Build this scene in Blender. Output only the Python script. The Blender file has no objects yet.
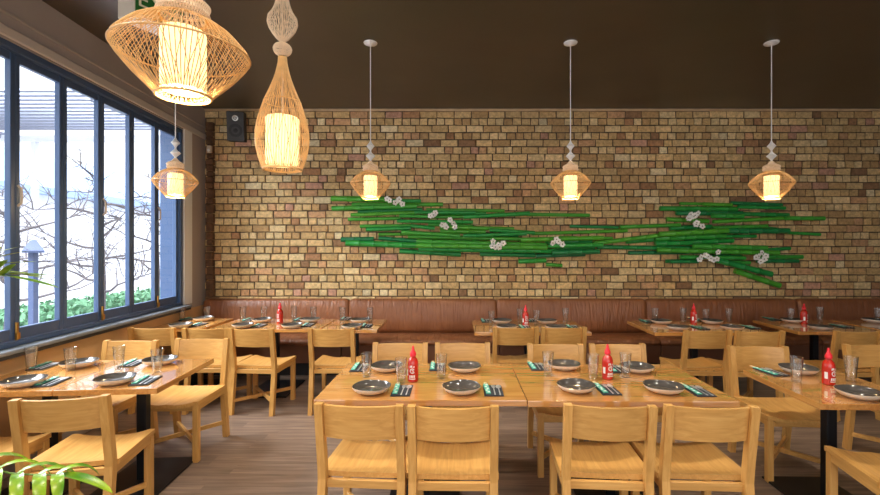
import bpy, bmesh, math, random
from mathutils import Vector, Matrix

random.seed(7)
SC = bpy.context.scene
COL = SC.collection
R = math.radians
PI = math.pi

# ------------------------------------------------------------------ camera
F, CX, CY, H = 449.0, 455.0, 248.0, 1.62
cam_d = bpy.data.cameras.new('camera')
cam = bpy.data.objects.new('camera', cam_d)
COL.objects.link(cam)
cam.location = (0, 0, H)
cam.rotation_euler = (R(90), 0, 0)
cam_d.sensor_width = 36.0
cam_d.lens = F / 880 * 36.0
cam_d.shift_x = -(CX - 440) / 880
cam_d.shift_y = (CY - 247.5) / 880
cam_d.clip_start = 0.05
SC.camera = cam

# ------------------------------------------------------------------ world, daylight, exposure
W = bpy.data.worlds.new('overcast_sky')
SC.world = W
W.use_nodes = True
nt = W.node_tree
bg = nt.nodes['Background']
tc = nt.nodes.new('ShaderNodeTexCoord')
sx = nt.nodes.new('ShaderNodeSeparateXYZ')
rp = nt.nodes.new('ShaderNodeValToRGB')
nt.links.new(tc.outputs['Generated'], sx.inputs[0])
nt.links.new(sx.outputs['Z'], rp.inputs[0])
rp.color_ramp.elements[0].position = 0.0
rp.color_ramp.elements[0].color = (0.30, 0.31, 0.33, 1)
rp.color_ramp.elements[1].position = 1.0
rp.color_ramp.elements[1].color = (1.0, 1.0, 1.0, 1)
e = rp.color_ramp.elements.new(0.35)
e.color = (0.34, 0.355, 0.38, 1)
e = rp.color_ramp.elements.new(0.6)
e.color = (0.85, 0.88, 0.95, 1)
nt.links.new(rp.outputs[0], bg.inputs['Color'])
bg.inputs['Strength'].default_value = 3.3


def area_light(name, loc, aim, sx_, sy_, power, color, portal=False):
    d = bpy.data.lights.new(name, 'AREA')
    d.shape = 'RECTANGLE'
    d.size, d.size_y = sx_, sy_
    d.energy = power
    d.color = color
    o = bpy.data.objects.new(name, d)
    COL.objects.link(o)
    o.location = loc
    o.rotation_euler = (Vector(aim) - Vector(loc)).to_track_quat('-Z', 'Z').to_euler()
    if portal:
        d.cycles.is_portal = True
    return o


# daylight falling through the left windows (from the sky above the street) and the glazed shop front behind
area_light('window_daylight', (-6.6, 3.4, 6.0), (-1.2, 3.6, 0.7), 4.0, 6.5, 2100, (0.93, 0.97, 1.0))
area_light('shopfront_daylight', (0.4, -2.75, 2.1), (0.6, 4.0, 1.3), 7.4, 2.6, 65, (1.0, 0.96, 0.90))
area_light('window_portal', (-3.36, 3.2, 2.0), (0, 3.4, 2.0), 4.9, 2.2, 1, (1, 1, 1), True)
area_light('shopfront_portal', (0.6, -2.12, 1.75), (0.6, 5, 1.75), 7.8, 2.8, 1, (1, 1, 1), True)

SC.view_settings.view_transform = 'Standard'
SC.view_settings.look = 'None'
SC.view_settings.gamma = 1.0
SC.view_settings.use_curve_mapping = False
SC.view_settings.exposure = 0.82
SC.cycles.use_denoising = True
SC.cycles.max_bounces = 9
SC.cycles.diffuse_bounces = 5
SC.cycles.transparent_max_bounces = 24
SC.cycles.sample_clamp_indirect = 6.0
SC.cycles.caustics_refractive = False
SC.cycles.caustics_reflective = False


# ------------------------------------------------------------------ helpers
def at(x, y, z):
    """ground plan position of a spot at height z that the photograph shows at (x, y)"""
    Y = (H - z) * F / (y - CY)
    return ((x - CX) / F * Y, Y)


def xd(x, Y):
    return (x - CX) / F * Y


def zd(y, Y):
    return H + (CY - y) / F * Y


def lin(c):
    return tuple((v / 255 / 12.92) if v / 255 <= 0.04045 else ((v / 255 + 0.055) / 1.055) ** 2.4 for v in c)


def obj(name, bm, mat, parent=None, smooth=False):
    me = bpy.data.meshes.new(name)
    bmesh.ops.recalc_face_normals(bm, faces=bm.faces)
    bm.to_mesh(me)
    bm.free()
    if smooth:
        me.polygons.foreach_set('use_smooth', [True] * len(me.polygons))
        if smooth is not True:
            me.set_sharp_from_angle(angle=R(smooth))
    for m in (mat if isinstance(mat, (list, tuple)) else [mat]):
        me.materials.append(m)
    o = bpy.data.objects.new(name, me)
    COL.objects.link(o)
    if parent:
        o.parent = parent
    return o


def tag(o, label=None, cat=None, group=None, kind=None):
    if label:
        o['label'] = label
    if cat:
        o['category'] = cat
    if group:
        o['group'] = group
    if kind:
        o['kind'] = kind
    return o


def empty(name, loc, rz=0.0):
    o = bpy.data.objects.new(name, None)
    o.empty_display_size = 0.1
    COL.objects.link(o)
    o.location = loc
    o.rotation_euler = (0, 0, rz)
    return o


KIDS = {}


def kids(o):
    if o.name not in KIDS:
        KIDS[o.name] = list(o.children)
    return KIDS[o.name]


def dup(root, loc, rz, label, group=None):
    r = root.copy()
    COL.objects.link(r)
    r.location = loc
    r.rotation_euler = (root.rotation_euler.x, root.rotation_euler.y, rz)
    r['label'] = label
    if group:
        r['group'] = group
    for ch in kids(root):
        c = ch.copy()
        COL.objects.link(c)
        c.parent = r
        for g in kids(ch):
            d = g.copy()
            COL.objects.link(d)
            d.parent = c
    return r


def box(bm, c, s, rot=None, bevel=0.0, seg=1, mi=0):
    r = bmesh.ops.create_cube(bm, size=1.0)
    vs = r['verts']
    M = Matrix.Translation(c) @ (rot.to_4x4() if rot is not None else Matrix.Identity(4)) @ Matrix.Diagonal((s[0], s[1], s[2], 1))
    bmesh.ops.transform(bm, matrix=M, verts=vs)
    fs = {f for v in vs for f in v.link_faces}
    if bevel > 0:
        es = list({e for v in vs for e in v.link_edges})
        rr = bmesh.ops.bevel(bm, geom=es, offset=bevel, segments=seg, affect='EDGES', profile=0.7)
        fs = set(rr['faces']) | {f for f in fs if f.is_valid}
    if mi:
        for f in fs:
            if f.is_valid:
                f.material_index = mi


def bar(bm, a, b, w, h, bevel=0.0, up=(0, 0, 1)):
    """box of section w (sideways) x h (up) from a to b"""
    a, b = Vector(a), Vector(b)
    d = b - a
    y = d.normalized()
    upv = Vector(up)
    x = y.cross(upv).normalized()
    z = x.cross(y)
    rot = Matrix((x, y, z)).transposed()
    box(bm, (a + b) / 2, (w, d.length, h), rot, bevel)


def tube(bm, pts, rad, n=8, cap=True, mi=0):
    pts = [Vector(p) for p in pts]
    rads = rad if isinstance(rad, (list, tuple)) else [rad] * len(pts)
    rings = []
    prev = None
    for i, p in enumerate(pts):
        t = (pts[min(i + 1, len(pts) - 1)] - pts[max(i - 1, 0)]).normalized()
        if prev is None:
            ref = Vector((0, 0, 1)) if abs(t.z) < 0.9 else Vector((1, 0, 0))
            u = t.cross(ref).normalized()
        else:
            u = (prev - t * prev.dot(t)).normalized()
        prev = u
        v = t.cross(u)
        rings.append([bm.verts.new(p + (u * math.cos(2 * PI * k / n) + v * math.sin(2 * PI * k / n)) * rads[i]) for k in range(n)])
    for i in range(len(rings) - 1):
        for k in range(n):
            f = bm.faces.new((rings[i][k], rings[i][(k + 1) % n], rings[i + 1][(k + 1) % n], rings[i + 1][k]))
            f.material_index = mi
    if cap:
        for rg in (rings[0][::-1], rings[-1]):
            f = bm.faces.new(rg)
            f.material_index = mi


def lathe(bm, prof, n=32, c=(0, 0, 0), mi=0):
    """prof: list of (r, z[, material])"""
    rings = []
    for q in prof:
        r, z = q[0], q[1]
        if r < 1e-6:
            rings.append([bm.verts.new((c[0], c[1], c[2] + z))])
        else:
            rings.append([bm.verts.new((c[0] + r * math.cos(2 * PI * k / n), c[1] + r * math.sin(2 * PI * k / n), c[2] + z)) for k in range(n)])
    for i in range(len(rings) - 1):
        a, b = rings[i], rings[i + 1]
        m = prof[i][2] if len(prof[i]) > 2 else mi
        for k in range(n):
            if len(a) == 1 and len(b) == 1:
                continue
            if len(a) == 1:
                f = bm.faces.new((a[0], b[(k + 1) % n], b[k]))
            elif len(b) == 1:
                f = bm.faces.new((a[k], a[(k + 1) % n], b[0]))
            else:
                f = bm.faces.new((a[k], a[(k + 1) % n], b[(k + 1) % n], b[k]))
            f.material_index = m


def prism(bm, poly, h, M=None, mi=0):
    """extrude a 2-D polygon (x, y) upwards by h"""
    M = M or Matrix.Identity(4)
    lo = [bm.verts.new(M @ Vector((p[0], p[1], 0))) for p in poly]
    hi = [bm.verts.new(M @ Vector((p[0], p[1], h))) for p in poly]
    n = len(poly)
    fs = [bm.faces.new(lo[::-1]), bm.faces.new(hi)]
    for i in range(n):
        fs.append(bm.faces.new((lo[i], lo[(i + 1) % n], hi[(i + 1) % n], hi[i])))
    for f in fs:
        f.material_index = mi


def BM():
    return bmesh.new()


# ------------------------------------------------------------------ materials
def new_mat(name):
    m = bpy.data.materials.new(name)
    m.use_nodes = True
    t = m.node_tree
    return m, t, t.nodes['Principled BSDF']


def plain(name, c, rough=0.5, metal=0.0, noise=0.0, scale=20, bump=0.0, coat=0.0, spec=0.5):
    m, t, b = new_mat(name)
    c = lin(c)
    b.inputs['Base Color'].default_value = (*c, 1)
    b.inputs['Roughness'].default_value = rough
    b.inputs['Metallic'].default_value = metal
    b.inputs['Coat Weight'].default_value = coat
    b.inputs['Specular IOR Level'].default_value = spec
    if noise or bump:
        co = t.nodes.new('ShaderNodeTexCoord')
        n = t.nodes.new('ShaderNodeTexNoise')
        n.inputs['Scale'].default_value = scale
        n.inputs['Detail'].default_value = 5
        t.links.new(co.outputs['Object'], n.inputs['Vector'])
        if noise:
            r = t.nodes.new('ShaderNodeValToRGB')
            r.color_ramp.elements[0].position = 0.3
            r.color_ramp.elements[1].position = 0.7
            r.color_ramp.elements[0].color = (*[v * (1 - noise) for v in c], 1)
            r.color_ramp.elements[1].color = (*[min(1, v * (1 + noise)) for v in c], 1)
            t.links.new(n.outputs['Fac'], r.inputs[0])
            t.links.new(r.outputs[0], b.inputs['Base Color'])
        if bump:
            bp = t.nodes.new('ShaderNodeBump')
            bp.inputs['Strength'].default_value = bump
            bp.inputs['Distance'].default_value = 0.01
            t.links.new(n.outputs['Fac'], bp.inputs['Height'])
            t.links.new(bp.outputs[0], b.inputs['Normal'])
    return m


def wood(name, dark, mid, light, axis='X', rough=0.36, staves=0.0, coat=0.0, grain=1.0, vary=0.10, stave_len=0.0):
    """oak with grain along one axis; staves: width of glued boards across the grain"""
    m, t, b = new_mat(name)
    N, L = t.nodes.new, t.links.new
    co = N('ShaderNodeTexCoord')
    oi = N('ShaderNodeObjectInfo')
    mp = N('ShaderNodeMapping')
    s = {'X': (1.2, 16, 16), 'Y': (16, 1.2, 16), 'Z': (16, 16, 1.2)}[axis]
    mp.inputs['Scale'].default_value = [v * grain for v in s]
    off = N('ShaderNodeVectorMath')
    off.operation = 'ADD'
    sc = N('ShaderNodeVectorMath')
    sc.operation = 'SCALE'
    sc.inputs['Scale'].default_value = 7.0
    cmb = N('ShaderNodeCombineXYZ')
    for i in range(3):
        L(oi.outputs['Random'], cmb.inputs[i])
    L(cmb.outputs[0], sc.inputs[0])
    L(co.outputs['Object'], off.inputs[0])
    L(sc.outputs[0], off.inputs[1])
    src = off.outputs[0]
    stave_val = None
    if staves:
        sep = N('ShaderNodeSeparateXYZ')
        L(co.outputs['Object'], sep.inputs[0])
        dv = N('ShaderNodeMath')
        dv.operation = 'DIVIDE'
        dv.inputs[1].default_value = staves
        L(sep.outputs['Y' if axis == 'X' else 'X'], dv.inputs[0])
        fl = N('ShaderNodeMath')
        fl.operation = 'FLOOR'
        L(dv.outputs[0], fl.inputs[0])
        wn0 = N('ShaderNodeTexWhiteNoise')
        wn0.noise_dimensions = '1D'
        L(fl.outputs[0], wn0.inputs['W'])
        last = fl.outputs[0]
        if stave_len:
            d2 = N('ShaderNodeMath')
            d2.operation = 'DIVIDE'
            d2.inputs[1].default_value = stave_len
            L(sep.outputs[axis], d2.inputs[0])
            a2 = N('ShaderNodeMath')
            a2.operation = 'ADD'
            L(d2.outputs[0], a2.inputs[0])
            L(wn0.outputs['Value'], a2.inputs[1])
            f2 = N('ShaderNodeMath')
            f2.operation = 'FLOOR'
            L(a2.outputs[0], f2.inputs[0])
            m2 = N('ShaderNodeMath')
            m2.operation = 'MULTIPLY_ADD'
            m2.inputs[1].default_value = 37.7
            L(f2.outputs[0], m2.inputs[0])
            L(fl.outputs[0], m2.inputs[2])
            last = m2.outputs[0]
        ad = N('ShaderNodeMath')
        ad.operation = 'ADD'
        L(last, ad.inputs[0])
        L(oi.outputs['Random'], ad.inputs[1])
        wn = N('ShaderNodeTexWhiteNoise')
        wn.noise_dimensions = '1D'
        L(ad.outputs[0], wn.inputs['W'])
        stave_val = wn.outputs['Value']
        o2 = N('ShaderNodeVectorMath')
        o2.operation = 'ADD'
        s2 = N('ShaderNodeVectorMath')
        s2.operation = 'SCALE'
        s2.inputs['Scale'].default_value = 5.0
        L(wn.outputs['Color'], s2.inputs[0])
        L(src, o2.inputs[0])
        L(s2.outputs[0], o2.inputs[1])
        src = o2.outputs[0]
    L(src, mp.inputs['Vector'])
    n1 = N('ShaderNodeTexNoise')
    n1.inputs['Scale'].default_value = 2.2
    n1.inputs['Detail'].default_value = 6
    n1.inputs['Distortion'].default_value = 0.6
    L(mp.outputs[0], n1.inputs['Vector'])
    r = N('ShaderNodeValToRGB')
    r.color_ramp.elements[0].position = 0.28
    r.color_ramp.elements[0].color = (*lin(dark), 1)
    r.color_ramp.elements[1].position = 0.72
    r.color_ramp.elements[1].color = (*lin(light), 1)
    el = r.color_ramp.elements.new(0.5)
    el.color = (*lin(mid), 1)
    L(n1.outputs['Fac'], r.inputs[0])
    hs = N('ShaderNodeHueSaturation')
    L(r.outputs[0], hs.inputs['Color'])
    mr = N('ShaderNodeMapRange')
    mr.inputs['To Min'].default_value = 1 - vary
    mr.inputs['To Max'].default_value = 1 + vary
    L(stave_val if stave_val is not None else oi.outputs['Random'], mr.inputs['Value'])
    L(mr.outputs[0], hs.inputs['Value'])
    L(hs.outputs[0], b.inputs['Base Color'])
    b.inputs['Roughness'].default_value = rough
    b.inputs['Coat Weight'].default_value = coat
    b.inputs['Coat Roughness'].default_value = 0.03
    b.inputs['Coat IOR'].default_value = 1.8 if coat else 1.5
    bp = N('ShaderNodeBump')
    bp.inputs['Strength'].default_value = 0.12
    bp.inputs['Distance'].default_value = 0.002
    L(n1.outputs['Fac'], bp.inputs['Height'])
    L(bp.outputs[0], b.inputs['Normal'])
    return m


OAKS = dict(dark=(186, 136, 70), mid=(198, 148, 80), light=(208, 160, 92), grain=1.6, vary=0.07)
M_oak_x = wood('oak_along_width', axis='X', **OAKS)
M_oak_y = wood('oak_along_depth', axis='Y', **OAKS)
M_oak_z = wood('oak_upright', axis='Z', **OAKS)
TOPS = dict(dark=(178, 118, 58), mid=(194, 136, 70), light=(206, 150, 84), grain=1.4)
M_top_x = wood('table_top_oak', axis='X', rough=0.2, staves=0.085, coat=1.0, **TOPS)
M_top_y = wood('table_top_oak_lengthwise', axis='Y', rough=0.2, staves=0.085, coat=1.0, **TOPS)
M_black = plain('black_steel', (30, 33, 38), 0.38, 0.6)
M_floor = wood('floor_planks', (92, 74, 62), (117, 97, 82), (140, 119, 103), axis='X', rough=0.45, staves=0.14, grain=0.8, vary=0.15, stave_len=1.3)
M_ceil = plain('dark_brown_ceiling', (76, 63, 47), 0.33, noise=0.12, scale=1.5, bump=0.25)
M_wall = plain('taupe_paint', (168, 158, 154), 0.6, noise=0.03, scale=4)
M_trimlight = plain('pale_grey_trim', (196, 188, 182), 0.5)
M_reveal = plain('white_reveal', (236, 238, 240), 0.55)
M_frame = plain('slate_blue_frame', (62, 84, 118), 0.35, noise=0.06, scale=6)
M_sill = plain('grey_sill', (120, 128, 138), 0.32)
M_darkedge = plain('dark_edge', (46, 48, 54), 0.5)
M_brass = plain('brass', (186, 140, 70), 0.3, 0.9)
M_chrome = plain('steel', (222, 222, 220), 0.32, 0.75)
M_white = plain('white_plastic', (228, 226, 222), 0.4)
M_offwhite = plain('beige_plastic', (196, 180, 158), 0.5)
M_speaker = plain('speaker_grey', (52, 50, 48), 0.6)
M_speakercone = plain('speaker_cone', (34, 32, 31), 0.7)
M_leaf = None


def leather():
    m, t, b = new_mat('brown_leather')
    N, L = t.nodes.new, t.links.new
    co = N('ShaderNodeTexCoord')
    n = N('ShaderNodeTexNoise')
    n.inputs['Scale'].default_value = 3
    n.inputs['Detail'].default_value = 4
    L(co.outputs['Object'], n.inputs['Vector'])
    r = N('ShaderNodeValToRGB')
    r.color_ramp.elements[0].position = 0.3
    r.color_ramp.elements[1].position = 0.75
    r.color_ramp.elements[0].color = (*lin((130, 78, 46)), 1)
    r.color_ramp.elements[1].color = (*lin((160, 102, 64)), 1)
    L(n.outputs['Fac'], r.inputs[0])
    L(r.outputs[0], b.inputs['Base Color'])
    b.inputs['Roughness'].default_value = 0.4
    mp = N('ShaderNodeMapping')
    mp.inputs['Scale'].default_value = (22, 5, 3.0)
    L(co.outputs['Object'], mp.inputs['Vector'])
    n2 = N('ShaderNodeTexNoise')
    n2.inputs['Scale'].default_value = 1.0
    n2.inputs['Detail'].default_value = 3
    n2.inputs['Distortion'].default_value = 0.8
    L(mp.outputs[0], n2.inputs['Vector'])
    bp = N('ShaderNodeBump')
    bp.inputs['Strength'].default_value = 0.9
    bp.inputs['Distance'].default_value = 0.02
    L(n2.outputs['Fac'], bp.inputs['Height'])
    L(bp.outputs[0], b.inputs['Normal'])
    return m


M_leather = leather()
M_leather2 = plain('dark_leather_panel', (116, 72, 46), 0.5, noise=0.1, scale=4, bump=0.2)
M_kick = plain('black_kickboard', (34, 32, 32), 0.6)


def brick_mat():
    m, t, b = new_mat('old_yellow_brick')
    N, L = t.nodes.new, t.links.new
    at_ = N('ShaderNodeAttribute')
    at_.attribute_name = 'Col'
    co = N('ShaderNodeTexCoord')
    n = N('ShaderNodeTexNoise')
    n.inputs['Scale'].default_value = 28
    n.inputs['Detail'].default_value = 6
    n.inputs['Roughness'].default_value = 0.65
    L(co.outputs['Object'], n.inputs['Vector'])
    mr = N('ShaderNodeMapRange')
    mr.inputs['From Min'].default_value = 0.3
    mr.inputs['From Max'].default_value = 0.7
    mr.inputs['To Min'].default_value = 0.62
    mr.inputs['To Max'].default_value = 1.22
    L(n.outputs['Fac'], mr.inputs['Value'])
    mx = N('ShaderNodeVectorMath')
    mx.operation = 'SCALE'
    L(at_.outputs['Color'], mx.inputs[0])
    L(mr.outputs[0], mx.inputs['Scale'])
    L(mx.outputs[0], b.inputs['Base Color'])
    b.inputs['Roughness'].default_value = 0.85
    bp = N('ShaderNodeBump')
    bp.inputs['Strength'].default_value = 0.5
    bp.inputs['Distance'].default_value = 0.012
    L(n.outputs['Fac'], bp.inputs['Height'])
    L(bp.outputs[0], b.inputs['Normal'])
    return m


M_brick = brick_mat()
M_mortar = plain('mortar', (90, 75, 58), 0.95, noise=0.25, scale=12, bump=0.4)


def emit_mat(name, c, s):
    m, t, b = new_mat(name)
    b.inputs['Base Color'].default_value = (*lin(c), 1)
    b.inputs['Emission Color'].default_value = (*lin(c), 1)
    b.inputs['Emission Strength'].default_value = s
    return m


M_drum = emit_mat('lit_lamp_drum', (255, 222, 158), 0.85)
M_rattan = plain('rattan', (222, 176, 112), 0.5, noise=0.12, scale=30)
M_rattan_pale = plain('pale_rattan', (232, 206, 172), 0.55, noise=0.1, scale=30)


def pane_mat():
    m, t, b = new_mat('window_glass')
    t.nodes.remove(b)
    N, L = t.nodes.new, t.links.new
    tr = N('ShaderNodeBsdfTransparent')
    tr.inputs['Color'].default_value = (0.96, 0.98, 1.0, 1)
    gl = N('ShaderNodeBsdfGlossy')
    gl.inputs['Roughness'].default_value = 0.02
    fr = N('ShaderNodeFresnel')
    fr.inputs['IOR'].default_value = 1.25
    mx = N('ShaderNodeMixShader')
    ge = N('ShaderNodeNewGeometry')
    fm = N('ShaderNodeMath')
    fm.operation = 'MULTIPLY_ADD'
    fm.inputs[1].default_value = -1.0
    fm.inputs[2].default_value = 1.0
    L(ge.outputs['Backfacing'], fm.inputs[0])
    fk = N('ShaderNodeMath')
    fk.operation = 'MULTIPLY'
    L(fr.outputs[0], fk.inputs[0])
    L(fm.outputs[0], fk.inputs[1])
    L(fk.outputs[0], mx.inputs[0])
    L(tr.outputs[0], mx.inputs[1])
    L(gl.outputs[0], mx.inputs[2])
    L(mx.outputs[0], t.nodes['Material Output'].inputs['Surface'])
    return m


M_pane = pane_mat()


def glass_mat():
    m, t, b = new_mat('drinking_glass')
    t.nodes.remove(b)
    N, L = t.nodes.new, t.links.new
    tr = N('ShaderNodeBsdfTransparent')
    tr.inputs['Color'].default_value = (0.98, 0.99, 0.985, 1)
    gl = N('ShaderNodeBsdfGlossy')
    gl.inputs['Roughness'].default_value = 0.04
    lw = N('ShaderNodeLayerWeight')
    lw.inputs['Blend'].default_value = 0.32
    mr = N('ShaderNodeMapRange')
    mr.inputs['To Min'].default_value = 0.05
    mr.inputs['To Max'].default_value = 0.75
    L(lw.outputs['Facing'], mr.inputs['Value'])
    mx = N('ShaderNodeMixShader')
    rt = N('ShaderNodeValToRGB')
    rt.color_ramp.elements[0].position = 0.35
    rt.color_ramp.elements[0].color = (0.98, 0.99, 0.985, 1)
    rt.color_ramp.elements[1].position = 0.95
    rt.color_ramp.elements[1].color = (0.42, 0.46, 0.45, 1)
    L(lw.outputs['Facing'], rt.inputs[0])
    L(rt.outputs[0], tr.inputs['Color'])
    L(mr.outputs[0], mx.inputs[0])
    L(tr.outputs[0], mx.inputs[1])
    L(gl.outputs[0], mx.inputs[2])
    L(mx.outputs[0], t.nodes['Material Output'].inputs['Surface'])
    return m


M_glass = glass_mat()
M_plate_in = plain('grey_glaze', (74, 69, 64), 0.14, noise=0.15, scale=14, coat=0.3)
M_plate_out = plain('cream_glaze', (222, 214, 200), 0.35)
M_napkin = plain('charcoal_napkin', (44, 46, 52), 0.85, noise=0.1, scale=60)
M_teal = plain('teal_paper', (72, 168, 146), 0.6)
M_paperwhite = plain('white_print', (232, 232, 226), 0.6)
M_chop = plain('pale_bamboo', (214, 186, 136), 0.6)
M_sauce = plain('red_sauce_bottle', (186, 34, 16), 0.2, coat=0.4)
M_cap = plain('red_cap', (226, 36, 50), 0.35)


def bamboo_mat():
    m, t, b = new_mat('green_painted_bamboo')
    N, L = t.nodes.new, t.links.new
    co = N('ShaderNodeTexCoord')
    oi = N('ShaderNodeObjectInfo')
    mp = N('ShaderNodeMapping')
    mp.inputs['Scale'].default_value = (2.5, 30, 30)
    L(co.outputs['Object'], mp.inputs['Vector'])
    n = N('ShaderNodeTexNoise')
    n.inputs['Scale'].default_value = 1.0
    n.inputs['Detail'].default_value = 3
    L(mp.outputs[0], n.inputs['Vector'])
    r = N('ShaderNodeValToRGB')
    r.color_ramp.elements[0].position = 0.0
    r.color_ramp.elements[0].color = (*lin((22, 118, 72)), 1)
    r.color_ramp.elements[1].position = 1.0
    r.color_ramp.elements[1].color = (*lin((88, 172, 48)), 1)
    e = r.color_ramp.elements.new(0.55)
    e.color = (*lin((40, 158, 66)), 1)
    ad = N('ShaderNodeMath')
    ad.operation = 'MULTIPLY_ADD'
    ad.inputs[1].default_value = 0.5
    mr = N('ShaderNodeMath')
    mr.operation = 'SUBTRACT'
    mr.inputs[1].default_value = 0.5
    L(n.outputs['Fac'], mr.inputs[0])
    L(mr.outputs[0], ad.inputs[0])
    L(oi.outputs['Random'], ad.inputs[2])
    L(ad.outputs[0], r.inputs[0])
    L(r.outputs[0], b.inputs['Base Color'])
    b.inputs['Roughness'].default_value = 0.35
    return m


M_bamboo = bamboo_mat()
M_petal = plain('white_petal', (246, 246, 240), 0.6)
M_petalheart = plain('flower_heart', (110, 88, 60), 0.6)


def leaf_mat():
    m, t, b = new_mat('palm_leaf')
    N, L = t.nodes.new, t.links.new
    co = N('ShaderNodeTexCoord')
    n = N('ShaderNodeTexNoise')
    n.inputs['Scale'].default_value = 14
    L(co.outputs['Object'], n.inputs['Vector'])
    r = N('ShaderNodeValToRGB')
    r.color_ramp.elements[0].position = 0.3
    r.color_ramp.elements[1].position = 0.72
    r.color_ramp.elements[0].color = (*lin((66, 118, 16)), 1)
    r.color_ramp.elements[1].color = (*lin((150, 178, 34)), 1)
    L(n.outputs['Fac'], r.inputs[0])
    L(r.outputs[0], b.inputs['Base Color'])
    b.inputs['Roughness'].default_value = 0.3
    b.inputs['Transmission Weight'].default_value = 0.0
    b.inputs['Subsurface Weight'].default_value = 0.0
    return m


M_leaf = leaf_mat()
M_stem = plain('green_stem', (96, 128, 44), 0.5)
M_pot = plain('dark_ceramic_pot', (52, 54, 58), 0.45)
M_soil = plain('soil', (52, 40, 30), 0.95, noise=0.3, scale=40)
M_green = plain('exit_green', (34, 104, 40), 0.4)
M_cream = plain('exit_letters', (226, 220, 186), 0.5)
M_bark = plain('bark', (84, 78, 80), 0.9, noise=0.2, scale=12)
M_hedge = plain('hedge_green', (112, 158, 122), 0.9, noise=0.35, scale=7)
M_pave = plain('pale_paving', (178, 178, 182), 0.8, noise=0.06, scale=2)
M_palewall = plain('pale_render', (226, 228, 234), 0.8, noise=0.04, scale=2)
M_bluegrey = plain('blue_grey_paint', (52, 64, 92), 0.5)
M_roofpale = plain('pale_blue_roof', (150, 172, 208), 0.6, noise=0.1, scale=1.5)
M_pergola = plain('pergola_white', (206, 208, 214), 0.5)
M_slat = plain('pergola_slat', (104, 108, 124), 0.6)

# ------------------------------------------------------------------ setting
DB = 6.2            # back wall
CEIL = 3.54
SL = 0.0913         # the window wall runs slightly out of square
CORN = Vector((-3.452, DB, 0))
UU = Vector((SL, -1, 0)).normalized()
NN = Vector((1, SL, 0)).normalized()
WROT = Matrix((NN, -UU, Vector((0, 0, 1)))).transposed()     # local x = into the room, y = towards the back wall


def wp(u, n, z):
    return CORN + UU * u + NN * n + Vector((0, 0, z))


def wu(Y):
    return (DB - Y) * math.sqrt(1 + SL * SL)


def wbox(bm, u0, u1, n0, n1, z0, z1, bevel=0.0):
    box(bm, wp((u0 + u1) / 2, (n0 + n1) / 2, (z0 + z1) / 2), (n1 - n0, u1 - u0, z1 - z0), WROT, bevel)


XR = 6.7
YF = -2.2
b = BM()
box(b, (1.3, 2.0, -0.05), (11.6, 8.7, 0.1))
tag(obj('floor', b, M_floor), kind='structure')
b = BM()
box(b, (1.3, 2.0, CEIL + 0.05), (11.6, 8.7, 0.1))
tag(obj('ceiling', b, M_ceil), kind='structure')
b = BM()
box(b, (XR + 0.1, 2.0, CEIL / 2), (0.2, 8.8, CEIL))
tag(obj('wall_right', b, M_wall), kind='structure')


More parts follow.
